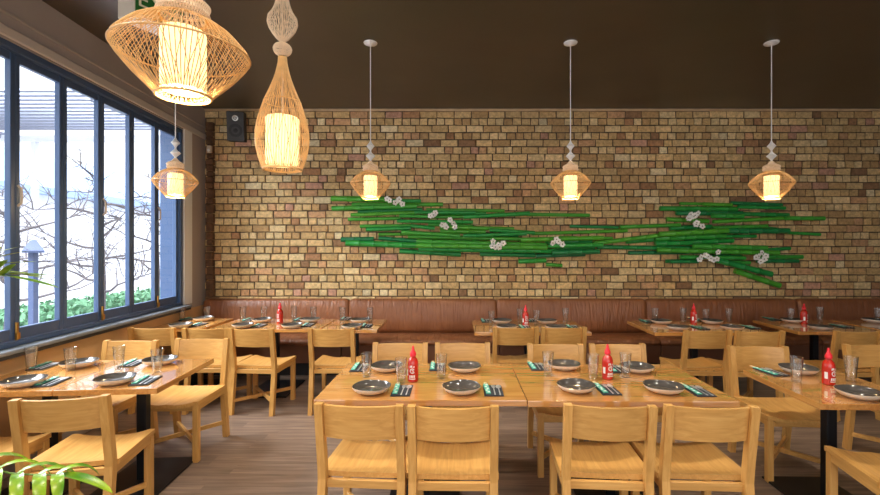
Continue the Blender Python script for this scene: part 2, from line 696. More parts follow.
# back wall: every brick modelled on a mortar bed, header and stretcher courses in turn
def brick_wall():
    rnd = random.Random(3)
    pal = [((206, 176, 124), 30), ((194, 162, 110), 28), ((216, 190, 140), 16), ((180, 146, 98), 16), ((192, 150, 108), 7),
           ((164, 122, 84), 5), ((186, 142, 116), 2), ((140, 106, 74), 3), ((214, 196, 154), 3)]
    cols = [lin(c) for c, w in pal]
    wts = [w for c, w in pal]
    V, Fc, MI, C = [], [], [], []

    def quad(pts, mi, col):
        k = len(V)
        V.extend(pts)
        Fc.append(tuple(range(k, k + 4)))
        MI.append(mi)
        C.extend([(*col, 1)] * 4)
    x0, x1 = -3.46, XR
    mort = lin((88, 73, 57))
    quad([(x0, DB + 0.014, 0), (x1, DB + 0.014, 0), (x1, DB + 0.014, CEIL), (x0, DB + 0.014, CEIL)], 1, mort)
    quad([(x0, DB + 0.25, 0), (x1, DB + 0.25, 0), (x1, DB + 0.25, CEIL), (x0, DB + 0.25, CEIL)], 1, mort)
    ch = 0.0985
    zrow = CEIL - 0.02
    row = 0
    while zrow > 0.1:
        zt, zb = zrow - 0.0140, zrow - ch
        L = 0.1185 if row % 2 else 0.237
        x = x0 + (0.03 if row % 2 else -0.03) + rnd.uniform(-.02, .02)
        while x < x1:
            w = L * rnd.uniform(0.94, 1.06)
            if rnd.random() < 0.05:
                w = 0.237 if L < 0.2 else 0.1185
            a, c = max(x, x0), min(x + w - 0.0140, x1)
            if c - a > 0.03:
                col = cols[rnd.choices(range(len(cols)), wts)[0]]
                k = rnd.uniform(0.98, 1.24)
                if True:
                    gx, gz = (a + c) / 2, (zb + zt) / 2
                    mottle = 0.5 + 0.5 * math.sin(gx * 1.3 + 0.7) * math.sin(gz * 2.1 + gx * 0.4)
                    mottle = 1.06 - 0.22 * mottle * max(0, (gz - 1.2) / 2.3) + 0.06 * math.sin(gx * 3.1 + gz * 4.0)  # broad uneven tone across the bricks, darker higher up the wall
                    k *= mottle
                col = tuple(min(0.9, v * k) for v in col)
                d = [rnd.uniform(-0.004, 0.004) for _ in range(4)]
                j = [rnd.uniform(-0.004, 0.004) for _ in range(8)]
                yf = DB + rnd.uniform(-0.004, 0.004)
                g = 0.008
                o = [(a + j[0], zb + j[1]), (c + j[2], zb + j[3]), (c + j[4], zt + j[5]), (a + j[6], zt + j[7])]
                cxm, czm = (a + c) / 2, (zb + zt) / 2
                i4 = [(p[0] + math.copysign(g, cxm - p[0]), p[1] + math.copysign(g, czm - p[1])) for p in o]
                B3 = [(p[0], DB + 0.016, p[1]) for p in o]
                F3 = [(p[0], yf + 0.1 * dd, p[1]) for p, dd in zip(i4, d)]
                M3 = [(p[0], yf + 0.005, p[1]) for p in o]
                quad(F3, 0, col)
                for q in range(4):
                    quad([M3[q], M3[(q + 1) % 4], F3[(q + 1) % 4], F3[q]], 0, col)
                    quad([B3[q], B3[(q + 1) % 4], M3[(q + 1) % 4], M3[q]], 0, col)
            x += w
        zrow -= ch
        row += 1
    me = bpy.data.meshes.new('wall_back')
    me.from_pydata(V, [], Fc)
    me.polygons.foreach_set('material_index', MI)
    ca = me.color_attributes.new('Col', 'FLOAT_COLOR', 'POINT')
    flat = [v for c in C for v in c]
    ca.data.foreach_set('color', flat)
    me.materials.append(M_brick)
    me.materials.append(M_mortar)
    o = bpy.data.objects.new('wall_back', me)
    COL.objects.link(o)
    tag(o, kind='structure')


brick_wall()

b = BM()
box(b, (1.6, DB - 0.012, CEIL - 0.017), (10.1, 0.03, 0.03), None, 0.004)
tag(obj('trim_5', b, plain('tan_strip', (196, 166, 128), 0.7, noise=0.15, scale=9)), kind='structure')
# left wall with a long opening for the folding windows
UW0, UW1 = wu(5.62), wu(0.45)
SILL, HEAD = 0.905, 3.10
b = BM()
wbox(b, -0.1, wu(YF) + 0.1, -0.25, 0, 0, SILL - 0.045)
wbox(b, -0.1, wu(YF) + 0.1, -0.25, 0, HEAD, CEIL)
wbox(b, -0.1, UW0, -0.25, 0, SILL - 0.045, HEAD)
wbox(b, UW1, wu(YF) + 0.1, -0.25, 0, SILL - 0.045, HEAD)
tag(obj('wall_left', b, M_wall), kind='structure')
b = BM()
wbox(b, 0, wu(YF), 0, 0.022, HEAD + 0.012, HEAD + 0.085, 0.006)
tag(obj('trim_1', b, M_trimlight), kind='structure')
b = BM()
wbox(b, 0, wu(YF), 0, 0.014, 3.27, 3.295, 0.004)
tag(obj('trim_2', b, M_wall), kind='structure')
b = BM()
wbox(b, UW0 - 0.20, UW0, 0, 0.012, SILL, HEAD + 0.012, 0.003)
tag(obj('trim_3', b, M_reveal), kind='structure')
b = BM()
wbox(b, 0, wu(YF), 0, 0.012, 0, 0.1, 0.003)
tag(obj('baseboard_left', b, M_wall), kind='structure')
b = BM()
wbox(b, 0, wu(YF), 0, 0.012, 0.10, SILL - 0.06, 0.002)
tag(obj('trim_6', b, plain('tan_lower_wall', (208, 170, 124), 0.6, noise=0.04, scale=5)), kind='structure')  # thin tan layer over the wall below the sill
b = BM()
rr = random.Random(5)
z = 0.95
while z < 3.28:
    h = rr.uniform(0.07, 0.13)
    box(b, (CORN.x + 0.095 + rr.uniform(-.006, .006), DB - 0.035, z + h / 2), (0.09 + rr.uniform(-.012, .012), 0.07, h - 0.008), None, 0.006)
    z += h
tag(obj('trim_4', b, plain('rough_brown_edge', (96, 68, 46), 0.9, noise=0.4, scale=14, bump=0.5)), kind='structure')
# front wall behind the camera: shop front with a wide glazed opening
b = BM()
fx0, fx1 = -3.2, 4.4
box(b, (1.3, YF - 0.1, 0.2), (11.2, 0.2, 0.4))
box(b, (1.3, YF - 0.1, (3.2 + CEIL) / 2), (11.2, 0.2, CEIL - 3.2))
box(b, (5.6, YF - 0.1, 1.8), (2.4, 0.2, 2.8))
for xx in (-3.3, -0.7, 1.9):
    box(b, (xx, YF - 0.1, 1.8), (0.16, 0.2, 2.8))
tag(obj('wall_front', b, M_wall), kind='structure')

# folding window
win = empty('window_1', wp(UW0, 0, 0))
tag(win, kind='structure')
off = wp(UW0, 0, 0)


def wobj(name, b, m, parent):
    o = obj(name, b, m)
    o.location = -off if parent is win else (0, 0, 0)
    o.parent = parent
    return o


b = BM()
wbox(b, UW0, UW0 + 0.05, -0.252, -0.008, SILL, HEAD, 0.004)
wbox(b, UW1 - 0.05, UW1, -0.16, -0.008, SILL, HEAD, 0.004)
wbox(b, UW0, UW1, -0.16, -0.008, HEAD - 0.05, HEAD, 0.004)
wbox(b, UW0, UW1, -0.16, -0.008, SILL, SILL + 0.035, 0.004)
wobj('outer_frame', b, M_frame, win)
b = BM()
wbox(b, UW0 - 0.05, UW1 + 0.05, -0.20, 0.085, SILL - 0.03, SILL, 0.006)
wobj('window_sill', b, M_sill, win)
b = BM()
wbox(b, UW0 - 0.05, UW1 + 0.05, -0.01, 0.07, SILL - 0.06, SILL - 0.03, 0.003)
wobj('sill_nosing', b, M_darkedge, win)
PIT = 0.455
u = wu(5.56)
i = 0
while u + PIT < UW1:
    u1 = u + PIT
    zb, zt = SILL + 0.04, HEAD - 0.055
    b = BM()
    s = 0.040
    wbox(b, u + 0.002, u + s, -0.080, -0.035, zb, zt, 0.004)
    wbox(b, u1 - s, u1 - 0.002, -0.080, -0.035, zb, zt, 0.004)
    wbox(b, u + s, u1 - s, -0.076, -0.039, zb, zb + 0.085, 0.004)
    wbox(b, u + s, u1 - s, -0.076, -0.039, zt - 0.06, zt, 0.004)
    sash = wobj('sash', b, M_frame, win)
    b = BM()
    wbox(b, u + s - 0.004, u1 - s + 0.004, -0.062, -0.056, zb + 0.08, zt - 0.055)
    wobj('pane', b, M_pane, sash)
    if i % 2 == 0:
        b = BM()
        p = [wp(u1 - 0.02, -0.036, 1.93), wp(u1 - 0.02, -0.012, 1.95), wp(u1 - 0.02, -0.010, 2.0), wp(u1 - 0.02, -0.012, 2.06), wp(u1 - 0.02, -0.036, 2.08)]
        tube(b, p, 0.009, 8)
        h_ = wobj('handle', b, M_offwhite, sash)
    if i % 2 == 0:
        b = BM()
        tube(b, [wp(u1, -0.026, zb + 0.0), wp(u1, -0.026, zb + 0.13)], 0.011, 8)
        box(b, wp(u1, -0.02, zb + 0.03), (0.02, 0.03, 0.05), WROT, 0.004)
        wobj('floor_bolt', b, M_brass, sash)
    u = u1
    i += 1

# ------------------------------------------------------------------ street outside
b = BM()
box(b, (-17, 8, -0.12), (26.8, 50, 0.1))
tag(obj('ground', b, M_pave), kind='structure')

b = BM()
rnd = random.Random(11)
for k in range(5200):
    c = Vector((-9.2 + rnd.gauss(0, .22), rnd.uniform(5.5, 17), rnd.uniform(-0.05, 0.36) + rnd.gauss(0, 0.03)))
    d = Vector((rnd.gauss(0, 1), rnd.gauss(0, 1), rnd.gauss(0, 1))).normalized()
    e_ = d.orthogonal().normalized() * rnd.uniform(.03, .05)
    d = d * rnd.uniform(.05, .09)
    b.faces.new([b.verts.new(c + q) for q in (-d, e_, d, -e_)])
hed = obj('hedge', b, M_hedge)
tag(hed, 'low clipped green hedge outside along the street window', 'hedge')


def bare_tree(x, y, label, seed, hh):
    rnd = random.Random(seed)
    t = empty('bare_tree', (x, y, -0.07))
    tag(t, label, 'tree', 'bare winter trees outside')
    b = BM()
    tube(b, [(0, 0, 0), (0.02, 0.03, 1.0), (-.02, 0.05, 2.0), (0.05, 0.0, hh)], [0.085, 0.07, 0.05, 0.02], 8)
    obj('trunk', b, M_bark, t, True)
    b = BM()

    def br(p, d, ln, r, lev):
        pts = [p]
        q = p.copy()
        dd = d.copy()
        nseg = 5
        for s in range(nseg):
            dd = (dd + Vector((rnd.uniform(-.3, .3), rnd.uniform(-.3, .3), rnd.uniform(-.22, .26)))).normalized()
            q = q + dd * ln / nseg
            pts.append(q.copy())
        tube(b, pts, [r * (1 - 0.75 * s / nseg) for s in range(nseg + 1)], 5, False)
        if lev > 0:
            for s in range(4 + (lev == 1)):
                k = rnd.randint(1, nseg)
                side = Vector((rnd.uniform(-1, 1), rnd.uniform(-1, 1), rnd.uniform(-.5, .8))).normalized()
                br(pts[k], (dd * 0.7 + side).normalized(), ln * rnd.uniform(.4, .65), r * 0.5, lev - 1)
    for s in range(11):
        z = 0.8 + (hh - 0.9) * s / 10
        a = s * 2.4 + rnd.uniform(-.4, .4)
        br(Vector((0, 0.02, z)), Vector((math.cos(a), math.sin(a), 0.25)), 1.5 - 0.06 * s, 0.028, 2)
    obj('branches', b, M_bark, t)
    return t


bare_tree(-7.12, 9.0, 'bare winter tree seen through the middle window panes', 4, 3.1)
bare_tree(-8.2, 12.3, 'bare winter tree seen through the panes nearest the brick wall', 9, 3.4)
bare_tree(-7.35, 7.4, 'bare winter tree seen through the leftmost wide pane', 15, 2.3)

lp = empty('gate_post', (-6.2, 6.6, -0.07))
tag(lp, 'blue grey post with a peaked cap outside the left window', 'post')
b = BM()
box(b, (0, 0, 0.81), (0.085, 0.085, 1.62), None, 0.006)
obj('shaft', b, M_bluegrey, lp)
b = BM()
lathe(b, [(0, 1.62), (0.17, 1.62), (0.17, 1.65), (0.05, 1.80), (0, 1.82)], 4)
obj('cap', b, M_bluegrey, lp)

pg = empty('pergola', (-7.5, 8.0, -0.07))
tag(pg, 'white pergola with slatted roof outside over the pavement', 'pergola')
b = BM()
box(b, (-0.1, 1.3, 3.95), (5.6, 0.10, 0.14), None, 0.01)
obj('beam', b, M_pergola, pg)
for xx in (1.9, -1.9):
    b = BM()
    box(b, (xx, 0.1, 4.02), (0.08, 2.5, 0.14), None, 0.008)
    obj('side_beam', b, M_slat, pg)
for xx in (-1.2, 1.95):
    b = BM()
    box(b, (xx, 1.3, 1.94), (0.10, 0.10, 3.88), None, 0.008)
    obj('post', b, M_pergola, pg)
for k in range(12):
    b = BM()
    box(b, (0, -1.1 + 0.2 * k, 4.11), (4.0, 0.10, 0.035))
    obj('slat', b, M_slat, pg)

hb = empty('pale_building', (-22, 20, -0.07))
tag(hb, 'pale low building with blue roof across the street', 'building')
b = BM()
box(b, (0, 0, 2.0), (8, 26, 4.0))
obj('walls', b, M_palewall, hb)
b = BM()
M = Matrix(((1, 0, 0, 0), (0, 0, 1, -13.4), (0, 1, 0, 4.0), (0, 0, 0, 1)))
prism(b, [(-4.5, 0), (4.5, 0), (4.5, 0.3), (0, 2.6), (-4.5, 0.3)], 26.8, M)
obj('roof', b, M_roofpale, hb)
for k in range(6):
    b = BM()
    box(b, (4.02, -10 + 4 * k, 2.1), (0.08, 1.5, 1.5), None, 0.01)
    obj('window', b, M_palewall, hb)

# ------------------------------------------------------------------ banquette along the brick wall
BX = [-3.40, xd(349, 6.06), xd(497, 6.06), xd(647, 6.06), xd(798, 6.06), xd(949, 6.06)]
BL = ['brown leather banquette section in the corner by the window',
      'brown leather banquette section behind the small table left of centre',
      'brown leather banquette section behind the central wall-side table',
      'brown leather banquette section right of centre under the bamboo',
      'brown leather banquette section at the right edge']


def cushion(bm, x0, x1, prof, nx=28, amp=0.0, seed=0):
    """leather cushion: closed profile (y, z) swept along x, ends pulled in"""
    rnd = random.Random(seed)
    rings = []
    cy = sum(p[0] for p in prof) / len(prof)
    cz = sum(p[1] for p in prof) / len(prof)
    for i in range(nx + 1):
        t = i / nx
        x = x0 + (x1 - x0) * t
        e_ = min(t, 1 - t) * (x1 - x0)
        k = 1.0 if e_ > 0.03 else (0.90 + 0.10 * math.sqrt(max(0, 1 - (1 - e_ / 0.03) ** 2)))
        w = amp * (rnd.random() - 0.5)
        rings.append([bm.verts.new((x, cy + (p[0] - cy) * k + w * 0.3, cz + (p[1] - cz) * k + w)) for p in prof])
    n = len(prof)
    for i in range(nx):
        for k in range(n):
            bm.faces.new((rings[i][k], rings[i][(k + 1) % n], rings[i + 1][(k + 1) % n], rings[i + 1][k]))
    bm.faces.new(rings[0][::-1])
    bm.faces.new(rings[-1])


for i in range(5):
    x0, x1 = BX[i] + 0.004, BX[i + 1] - 0.004
    t = empty('banquette', ((x0 + x1) / 2, 5.9, 0))
    hw = (x1 - x0) / 2
    tag(t, BL[i], 'banquette', 'leather banquette sections')
    b = BM()
    prof = [(0.16, 0.46), (0.275, 0.46), (0.285, 0.70), (0.285, 0.90), (0.265, 0.925), (0.225, 0.932), (0.185, 0.925), (0.163, 0.90), (0.148, 0.80), (0.135, 0.66), (0.128, 0.54)]
    cushion(b, -hw, hw, prof, 40, 0.0015, i)
    obj('backrest', b, M_leather, t, True)
    b = BM()
    prof = [(-0.27, 0.40), (0.15, 0.40), (0.15, 0.47), (0.12, 0.485), (-0.1, 0.49), (-0.22, 0.482), (-0.265, 0.462), (-0.282, 0.435)]
    cushion(b, -hw, hw, prof, 40, 0.003, i + 9)
    obj('seat_cushion', b, M_leather, t, True)
    b = BM()
    box(b, (0, 0.01, 0.285), (2 * hw, 0.53, 0.23), None, 0.006)
    obj('base', b, M_leather2, t)
    b = BM()
    box(b, (0, 0.05, 0.085), (2 * hw, 0.45, 0.17))
    obj('plinth', b, M_kick, t)


# ------------------------------------------------------------------ tables
def make_table(name, label, c, w, d, rot, mat, group, parent=None):
    t = empty(name, (c[0], c[1], 0), R(rot))
    tag(t, label, 'table', group)
    b = BM()
    box(b, (0, 0, 0.7325), (w, d, 0.035), None, 0.004, 2)
    obj('tabletop', b, mat, t)
    b = BM()
    box(b, (0, 0, 0.36), (0.064, 0.064, 0.70), None, 0.006)
    obj('pedestal', b, M_black, t)
    b = BM()
    bw, bd = (0.46, 0.62) if w > 0.8 else (0.44, 0.62)
    box(b, (0, 0, 0.007), (bw, bd, 0.014), None, 0.004)
    obj('base_plate', b, M_black, t)
    b = BM()
    box(b, (0, 0, 0.710), (min(0.4, w - .1), min(0.4, d - .1), 0.010))
    obj('mounting_plate', b, M_black, t)
    return t


GT = 'oak topped pedestal tables'
TABLES = {
    'T1': ('oak table for four left of the picture centre, red bottle between glasses', (-0.197, 2.978), 1.222, 0.82, -0.5, M_top_x),
    'T2': ('oak table for four right of centre, joined to its neighbour', (1.018, 2.958), 1.2, 0.82, -0.5, M_top_x),
    'T3': ('small oak table near the right edge with red sauce bottle', (2.372, 2.85), 0.645, 0.70, -1.5, M_top_y),
    'T4': ('small oak table reflecting the window, right half of the window pair', (-2.178, 3.14), 0.61, 0.76, 4, M_top_y),
    'T5': ('small oak table against the window sill, left half of the window pair', (-2.792, 3.097), 0.61, 0.76, 4, M_top_y),
    'B1': ('small oak table in the corner between window and banquette', (-3.03, 5.20), 0.58, 0.70, 0, M_top_y),
    'B2': ('long oak table at the banquette, beneath the teardrop lamp', (-2.055, 5.16), 1.195, 0.70, 0, M_top_x),
    'B3': ('small oak table at the banquette, left of the central gap', (-1.133, 5.12), 0.61, 0.71, 0, M_top_y),
    'B4': ('long oak table at the middle of the banquette', (0.805, 5.01), 1.21, 0.76, 0, M_top_x),
    'B5': ('long oak table at the banquette behind the centre-right pair of chairs', (2.655, 4.99), 1.2, 0.74, 0, M_top_x),
    'B6': ('small oak table at the banquette below the rightmost bamboo poles', (4.03, 5.04), 0.88, 0.76, -2, M_top_y),
    'B7': ('oak table at the banquette cut by the right picture edge', (5.13, 5.04), 1.2, 0.76, 0, M_top_x),
}
for k, (lab, c, w, d, rot, m) in TABLES.items():
    make_table('dining_table', lab, c, w, d, rot, m, GT)


# ------------------------------------------------------------------ chairs (sitter faces local +y)
def make_chair(label):
    t = empty('dining_chair', (0, 0, 0))
    tag(t, label, 'chair', 'oak dining chairs')
    lx = 0.205
    for s in (-1, 1):
        b = BM()
        pts = [(-0.268, 0.0), (-0.225, 0.36), (-0.217, 0.44), (-0.222, 0.50), (-0.275, 0.84)]
        rings = []
        for (y, z) in pts:
            dw, dd = 0.020, (0.021 if z > 0.6 else 0.023)
            rings.append([b.verts.new((s * lx + a * dw, y + c * dd, z)) for a, c in ((-1, -1), (1, -1), (1, 1), (-1, 1))])
        for i in range(len(rings) - 1):
            for k in range(4):
                b.faces.new((rings[i][k], rings[i][(k + 1) % 4], rings[i + 1][(k + 1) % 4], rings[i + 1][k]))
        b.faces.new(rings[0][::-1])
        b.faces.new(rings[-1])
        bmesh.ops.bevel(b, geom=[e for e in b.edges if e.calc_face_angle(0) > 0.8], offset=0.003, segments=1, affect='EDGES')
        obj('leg', b, M_oak_z, t)
    for s in (-1, 1):
        b = BM()
        box(b, (s * 0.208, 0.200, 0.2155), (0.042, 0.042, 0.431), None, 0.003)
        obj('leg', b, M_oak_z, t)
    # saddle seat
    b = BM()
    nx, ny = 16, 14
    x_h, y0, y1 = 0.232, -0.192, 0.228
    top, bot = [], []
    for j in range(ny + 1):
        v = j / ny
        y = y0 + (y1 - y0) * v
        rt, rb = [], []
        for i in range(nx + 1):
            q = -1 + 2 * i / nx
            x = x_h * q
            hollow = max(0.0, 1 - (abs(q) / 0.86) ** 2.6) * 0.026 * min(1, max(0.0, (v + 0.02) / 0.28)) ** 0.7
            ridge = 0.007 * math.exp(-(q / 0.16) ** 2) * max(0, v - 0.55) / 0.45
            z = 0.462 - hollow + ridge
            rt.append(b.verts.new((x, y, z)))
            rb.append(b.verts.new((x, y, z - 0.028 + 0.3 * hollow * (1 - v))))
        top.append(rt)
        bot.append(rb)
    for j in range(ny):
        for i in range(nx):
            b.faces.new((top[j][i], top[j][i + 1], top[j + 1][i + 1], top[j + 1][i]))
            b.faces.new((bot[j][i], bot[j + 1][i], bot[j + 1][i + 1], bot[j][i + 1]))
    for i in range(nx):
        b.faces.new((top[0][i], bot[0][i], bot[0][i + 1], top[0][i + 1]))
        b.faces.new((top[ny][i], top[ny][i + 1], bot[ny][i + 1], bot[ny][i]))
    for j in range(ny):
        b.faces.new((top[j][0], top[j + 1][0], bot[j + 1][0], bot[j][0]))
        b.faces.new((top[j][nx], bot[j][nx], bot[j + 1][nx], top[j + 1][nx]))
    obj('seat', b, M_oak_y, t, 35)
    for s in (-1, 1):
        b = BM()
        box(b, (s * 0.211, -0.01, 0.4115), (0.028, 0.38, 0.044), None, 0.002)
        obj('seat_rail', b, M_oak_y, t)
    b = BM()
    box(b, (0, -0.208, 0.408), (0.37, 0.022, 0.042), None, 0.002)
    obj('seat_rail', b, M_oak_x, t)
    b = BM()
    box(b, (0, 0.15, 0.385), (0.392, 0.022, 0.036), None, 0.002)
    obj('seat_rail', b, M_oak_x, t)
    # X stretchers
    for s, zz in ((-1, 0.128), (1, 0.130)):
        b = BM()
        bar(b, (s * 0.195, -0.243, zz), (-s * 0.197, 0.185, zz), 0.022, 0.032, 0.002)
        obj('stretcher', b, M_oak_y, t)
    # curved back panel
    b = BM()
    n, nz = 14, 3
    fr, bk = [], []
    for j in range(nz + 1):
        z = 0.660 + 0.172 * j / nz
        yb = -0.213 - 0.053 * (z - 0.50) / 0.34
        rf, rb = [], []
        for i in range(n + 1):
            q = -1 + 2 * i / n
            bow = 0.030 * (1 - q * q)
            rf.append(b.verts.new((0.1835 * q, yb - bow + 0.010, z)))
            rb.append(b.verts.new((0.1835 * q, yb - bow - 0.010, z)))
        fr.append(rf)
        bk.append(rb)
    for j in range(nz):
        for i in range(n):
            b.faces.new((fr[j][i], fr[j + 1][i], fr[j + 1][i + 1], fr[j][i + 1]))
            b.faces.new((bk[j][i], bk[j][i + 1], bk[j + 1][i + 1], bk[j + 1][i]))
    for i in range(n):
        b.faces.new((fr[nz][i], bk[nz][i], bk[nz][i + 1], fr[nz][i + 1]))
        b.faces.new((fr[0][i], fr[0][i + 1], bk[0][i + 1], bk[0][i]))
    for j in range(nz):
        b.faces.new((fr[j][0], bk[j][0], bk[j + 1][0], fr[j + 1][0]))
        b.faces.new((fr[j][n], fr[j + 1][n], bk[j + 1][n], bk[j][n]))
    obj('backrest', b, M_oak_x, t, 35)
    return t


def back_at(x, Y, rot):
    """chair origin whose back top centre stands at photo column x, depth Y"""
    th = R(rot)
    return (xd(x, Y) - 0.275 * math.sin(th), Y + 0.275 * math.cos(th), rot)


CH = [
    (back_at(359, 2.245, -4), 'oak chair with its back to us, leftmost at the centre-left table'),
    (back_at(453, 2.22, -1), 'oak chair with its back to us, right one at the centre-left table'),
    (back_at(610, 2.23, -4), 'oak chair with its back to us, left one at the centre-right table'),
    (back_at(711.5, 2.22, -3), 'oak chair with its back to us, right one at the centre-right table'),
    (back_at(400.5, 3.70, 180), 'oak chair facing us behind the centre-left table, left of the red bottle'),
    (back_at(462.5, 3.70, 180), 'oak chair facing us behind the centre-left table, right of the red bottle'),
    (back_at(555, 3.66, 180), 'oak chair facing us behind the centre-right table, left of the red bottle'),
    (back_at(617, 3.66, 180), 'oak chair facing us behind the centre-right table and the red bottle'),
    ((-2.110, 2.615, 10.5), 'oak chair with its back to us behind the palm leaves'),
    ((-2.755, 2.58, 2), 'oak chair at the lower left corner, only its seat showing'),
    ((-2.735, 3.52, 180), 'oak chair facing us beyond the window table, nearest the sill'),
    ((-2.172, 3.60, 181), 'oak chair facing us beyond the window table, beside the open floor'),
    ((-2.965, 4.665, 0), 'oak chair tucked at the corner table under the window'),
    ((-2.43, 4.65, 0), 'oak chair second from the window at the banquette tables'),
    ((-1.955, 4.62, -4), 'oak chair third from the window at the banquette, by the open floor'),
    ((-1.20, 4.63, 0), 'oak chair alone at the small banquette table left of centre'),
    ((0.60, 4.70, 0), 'oak chair on the left at the middle banquette table'),
    ((1.072, 4.70, 0), 'oak chair on the right at the middle banquette table'),
    ((2.405, 4.545, 0), 'oak chair on the left at the banquette table right of centre'),
    ((2.875, 4.50, -1), 'oak chair on the right at the banquette table right of centre'),
    ((3.80, 4.50, 0), 'oak chair with its back to us at the right picture edge by the banquette'),
    ((2.395, 3.30, 177), 'oak chair facing us at the left end of the right edge table'),
    ((3.37, 3.36, 180), 'oak chair facing us, cut by the right picture edge'),
    ((2.352, 2.367, -10.5), 'oak chair at the lower right corner, only its seat showing'),
]
ch0 = make_chair(CH[0][1])
for i, ((x, y, r), lab) in enumerate(CH):
    if i == 0:
        ch0.location = (x, y, 0)
        ch0.rotation_euler = (0, 0, R(r))
    else:
        dup(ch0, (x, y, 0), R(r), lab)

# ------------------------------------------------------------------ table settings
TT = 0.7502


def make_plate():
    b = BM()
    prof = [(0, 0.004, 1), (0.052, 0.004, 1), (0.056, 0.0, 1), (0.062, 0.0, 1), (0.068, 0.005, 1), (0.092, 0.013, 1), (0.108, 0.026, 1), (0.1155, 0.039, 1), (0.1165, 0.042, 0),
            (0.113, 0.0425, 0), (0.104, 0.029, 0), (0.088, 0.018, 0), (0.06, 0.011, 0), (0.03, 0.009, 0), (0, 0.008, 0)]
    lathe(b, prof, 40)
    for v in b.verts:
        a = math.atan2(v.co.y, v.co.x)
        k = math.hypot(v.co.x, v.co.y) / 0.116
        v.co.z += 0.0022 * k ** 4 * math.sin(3 * a + 1) * (1 if v.co.z > .015 else 0)
    return obj('dinner_plate', b, [M_plate_in, M_plate_out], None, 40)


def make_glass():
    b = BM()
    prof = [(0, 0.0), (0.023, 0.0), (0.0255, 0.002), (0.0275, 0.02), (0.0385, 0.160), (0.0382, 0.162), (0.0366, 0.161), (0.0262, 0.026), (0.022, 0.020), (0, 0.019)]
    lathe(b, prof, 28)
    return obj('water_glass', b, M_glass, None, 40)


def make_bottle():
    t = empty('sauce_bottle', (0, 0, 0))
    b = BM()
    lathe(b, [(0, 0), (0.031, 0), (0.0350, 0.004), (0.0355, 0.02), (0.0355, 0.108), (0.0345, 0.124), (0.029, 0.142), (0.020, 0.154), (0.0150, 0.160), (0.0150, 0.168), (0, 0.168)], 28)
    obj('body', b, M_sauce, t, 40)
    b = BM()
    lathe(b, [(0, 0.164), (0.0195, 0.164), (0.0205, 0.170), (0.0195, 0.184), (0.0140, 0.195), (0.0095, 0.203), (0.0075, 0.220), (0.0055, 0.229), (0, 0.231)], 24)
    obj('nozzle_cap', b, M_cap, t, 40)
    # white print on the front: ring emblem, strokes and a small panel, wrapped on the body
    b = BM()
    rr_ = 0.0359

    def wrap(s, z):
        a = -PI / 2 + s / rr_
        return (rr_ * math.cos(a), rr_ * math.sin(a), z)

    def patch(s0, s1, z0, z1, skew=0.0):
        n = max(1, int((s1 - s0) / 0.005))
        lo = [b.verts.new(wrap(s0 + (s1 - s0) * i / n, z0)) for i in range(n + 1)]
        hi = [b.verts.new(wrap(s0 + (s1 - s0) * i / n + skew, z1)) for i in range(n + 1)]
        for i in range(n):
            b.faces.new((lo[i], lo[i + 1], hi[i + 1], hi[i]))

    def ring(cs, cz, r0, r1, a0=0.0, a1=2 * PI):
        n = 18
        A = [b.verts.new(wrap(cs + r0 * math.cos(a0 + (a1 - a0) * i / n), cz + r0 * math.sin(a0 + (a1 - a0) * i / n))) for i in range(n + 1)]
        B = [b.verts.new(wrap(cs + r1 * math.cos(a0 + (a1 - a0) * i / n), cz + r1 * math.sin(a0 + (a1 - a0) * i / n))) for i in range(n + 1)]
        for i in range(n):
            b.faces.new((A[i], A[i + 1], B[i + 1], B[i]))
    ring(0.002, 0.074, 0.012, 0.0165, 0.5, 5.8)
    ring(0.002, 0.074, 0.0045, 0.0085, -1.6, 2.4)
    for k in range(4):
        patch(-0.019 + 0.010 * k, -0.012 + 0.010 * k, 0.030, 0.046, 0.002)
    patch(-0.022, 0.022, 0.020, 0.025)
    patch(-0.016, -0.010, 0.095, 0.108, 0.003)
    patch(-0.004, 0.003, 0.096, 0.110, -0.003)
    patch(0.009, 0.015, 0.094, 0.106, 0.002)
    patch(-0.052, -0.034, 0.040, 0.082)
    obj('label_print', b, M_paperwhite, t)
    return t


def make_napkin():
    b = BM()
    for k in range(3):
        box(b, (0.001 * k, -0.001 * k, 0.0012 + 0.0024 * k), (0.115 - 0.003 * k, 0.205 - 0.003 * k, 0.0022), None, 0.0008)
    return obj('folded_napkin', b, M_napkin)


NK = 0.0080


def make_sleeve():
    t = empty('chopstick_sleeve', (0, 0, 0))
    b = BM()
    box(b, (0, 0, 0.003), (0.030, 0.190, 0.005), None, 0.0015)
    obj('paper_sleeve', b, M_teal, t)
    b = BM()
    for k in range(5):
        box(b, (0.004 * (-1) ** k, -0.07 + 0.034 * k, 0.0056), (0.015, 0.014, 0.0006), Matrix.Rotation(0.4 * k, 3, 'Z'))
    obj('printed_motif', b, M_paperwhite, t)
    for s in (-1, 1):
        b = BM()
        tube(b, [(s * 0.005, 0.08, 0.0035), (s * 0.005, 0.125, 0.0035)], 0.0033, 8)
        obj('chopstick', b, M_chop, t)
    return t


def make_fork():
    b = BM()
    out = [(-0.004, -0.095), (0.004, -0.095), (0.003, -0.03), (0.0028, 0.03), (0.010, 0.045), (0.0115, 0.09), (0.0085, 0.09), (0.0075, 0.055), (0.0045, 0.055), (0.0042, 0.09),
           (0.0013, 0.09), (0.001, 0.055), (-0.001, 0.055), (-0.0013, 0.09), (-0.0042, 0.09), (-0.0045, 0.055), (-0.0075, 0.055), (-0.0085, 0.09), (-0.0115, 0.09), (-0.010, 0.045), (-0.0028, 0.03), (-0.003, -0.03)]
    prism(b, out, 0.0022)
    return obj('fork', b, M_chrome)


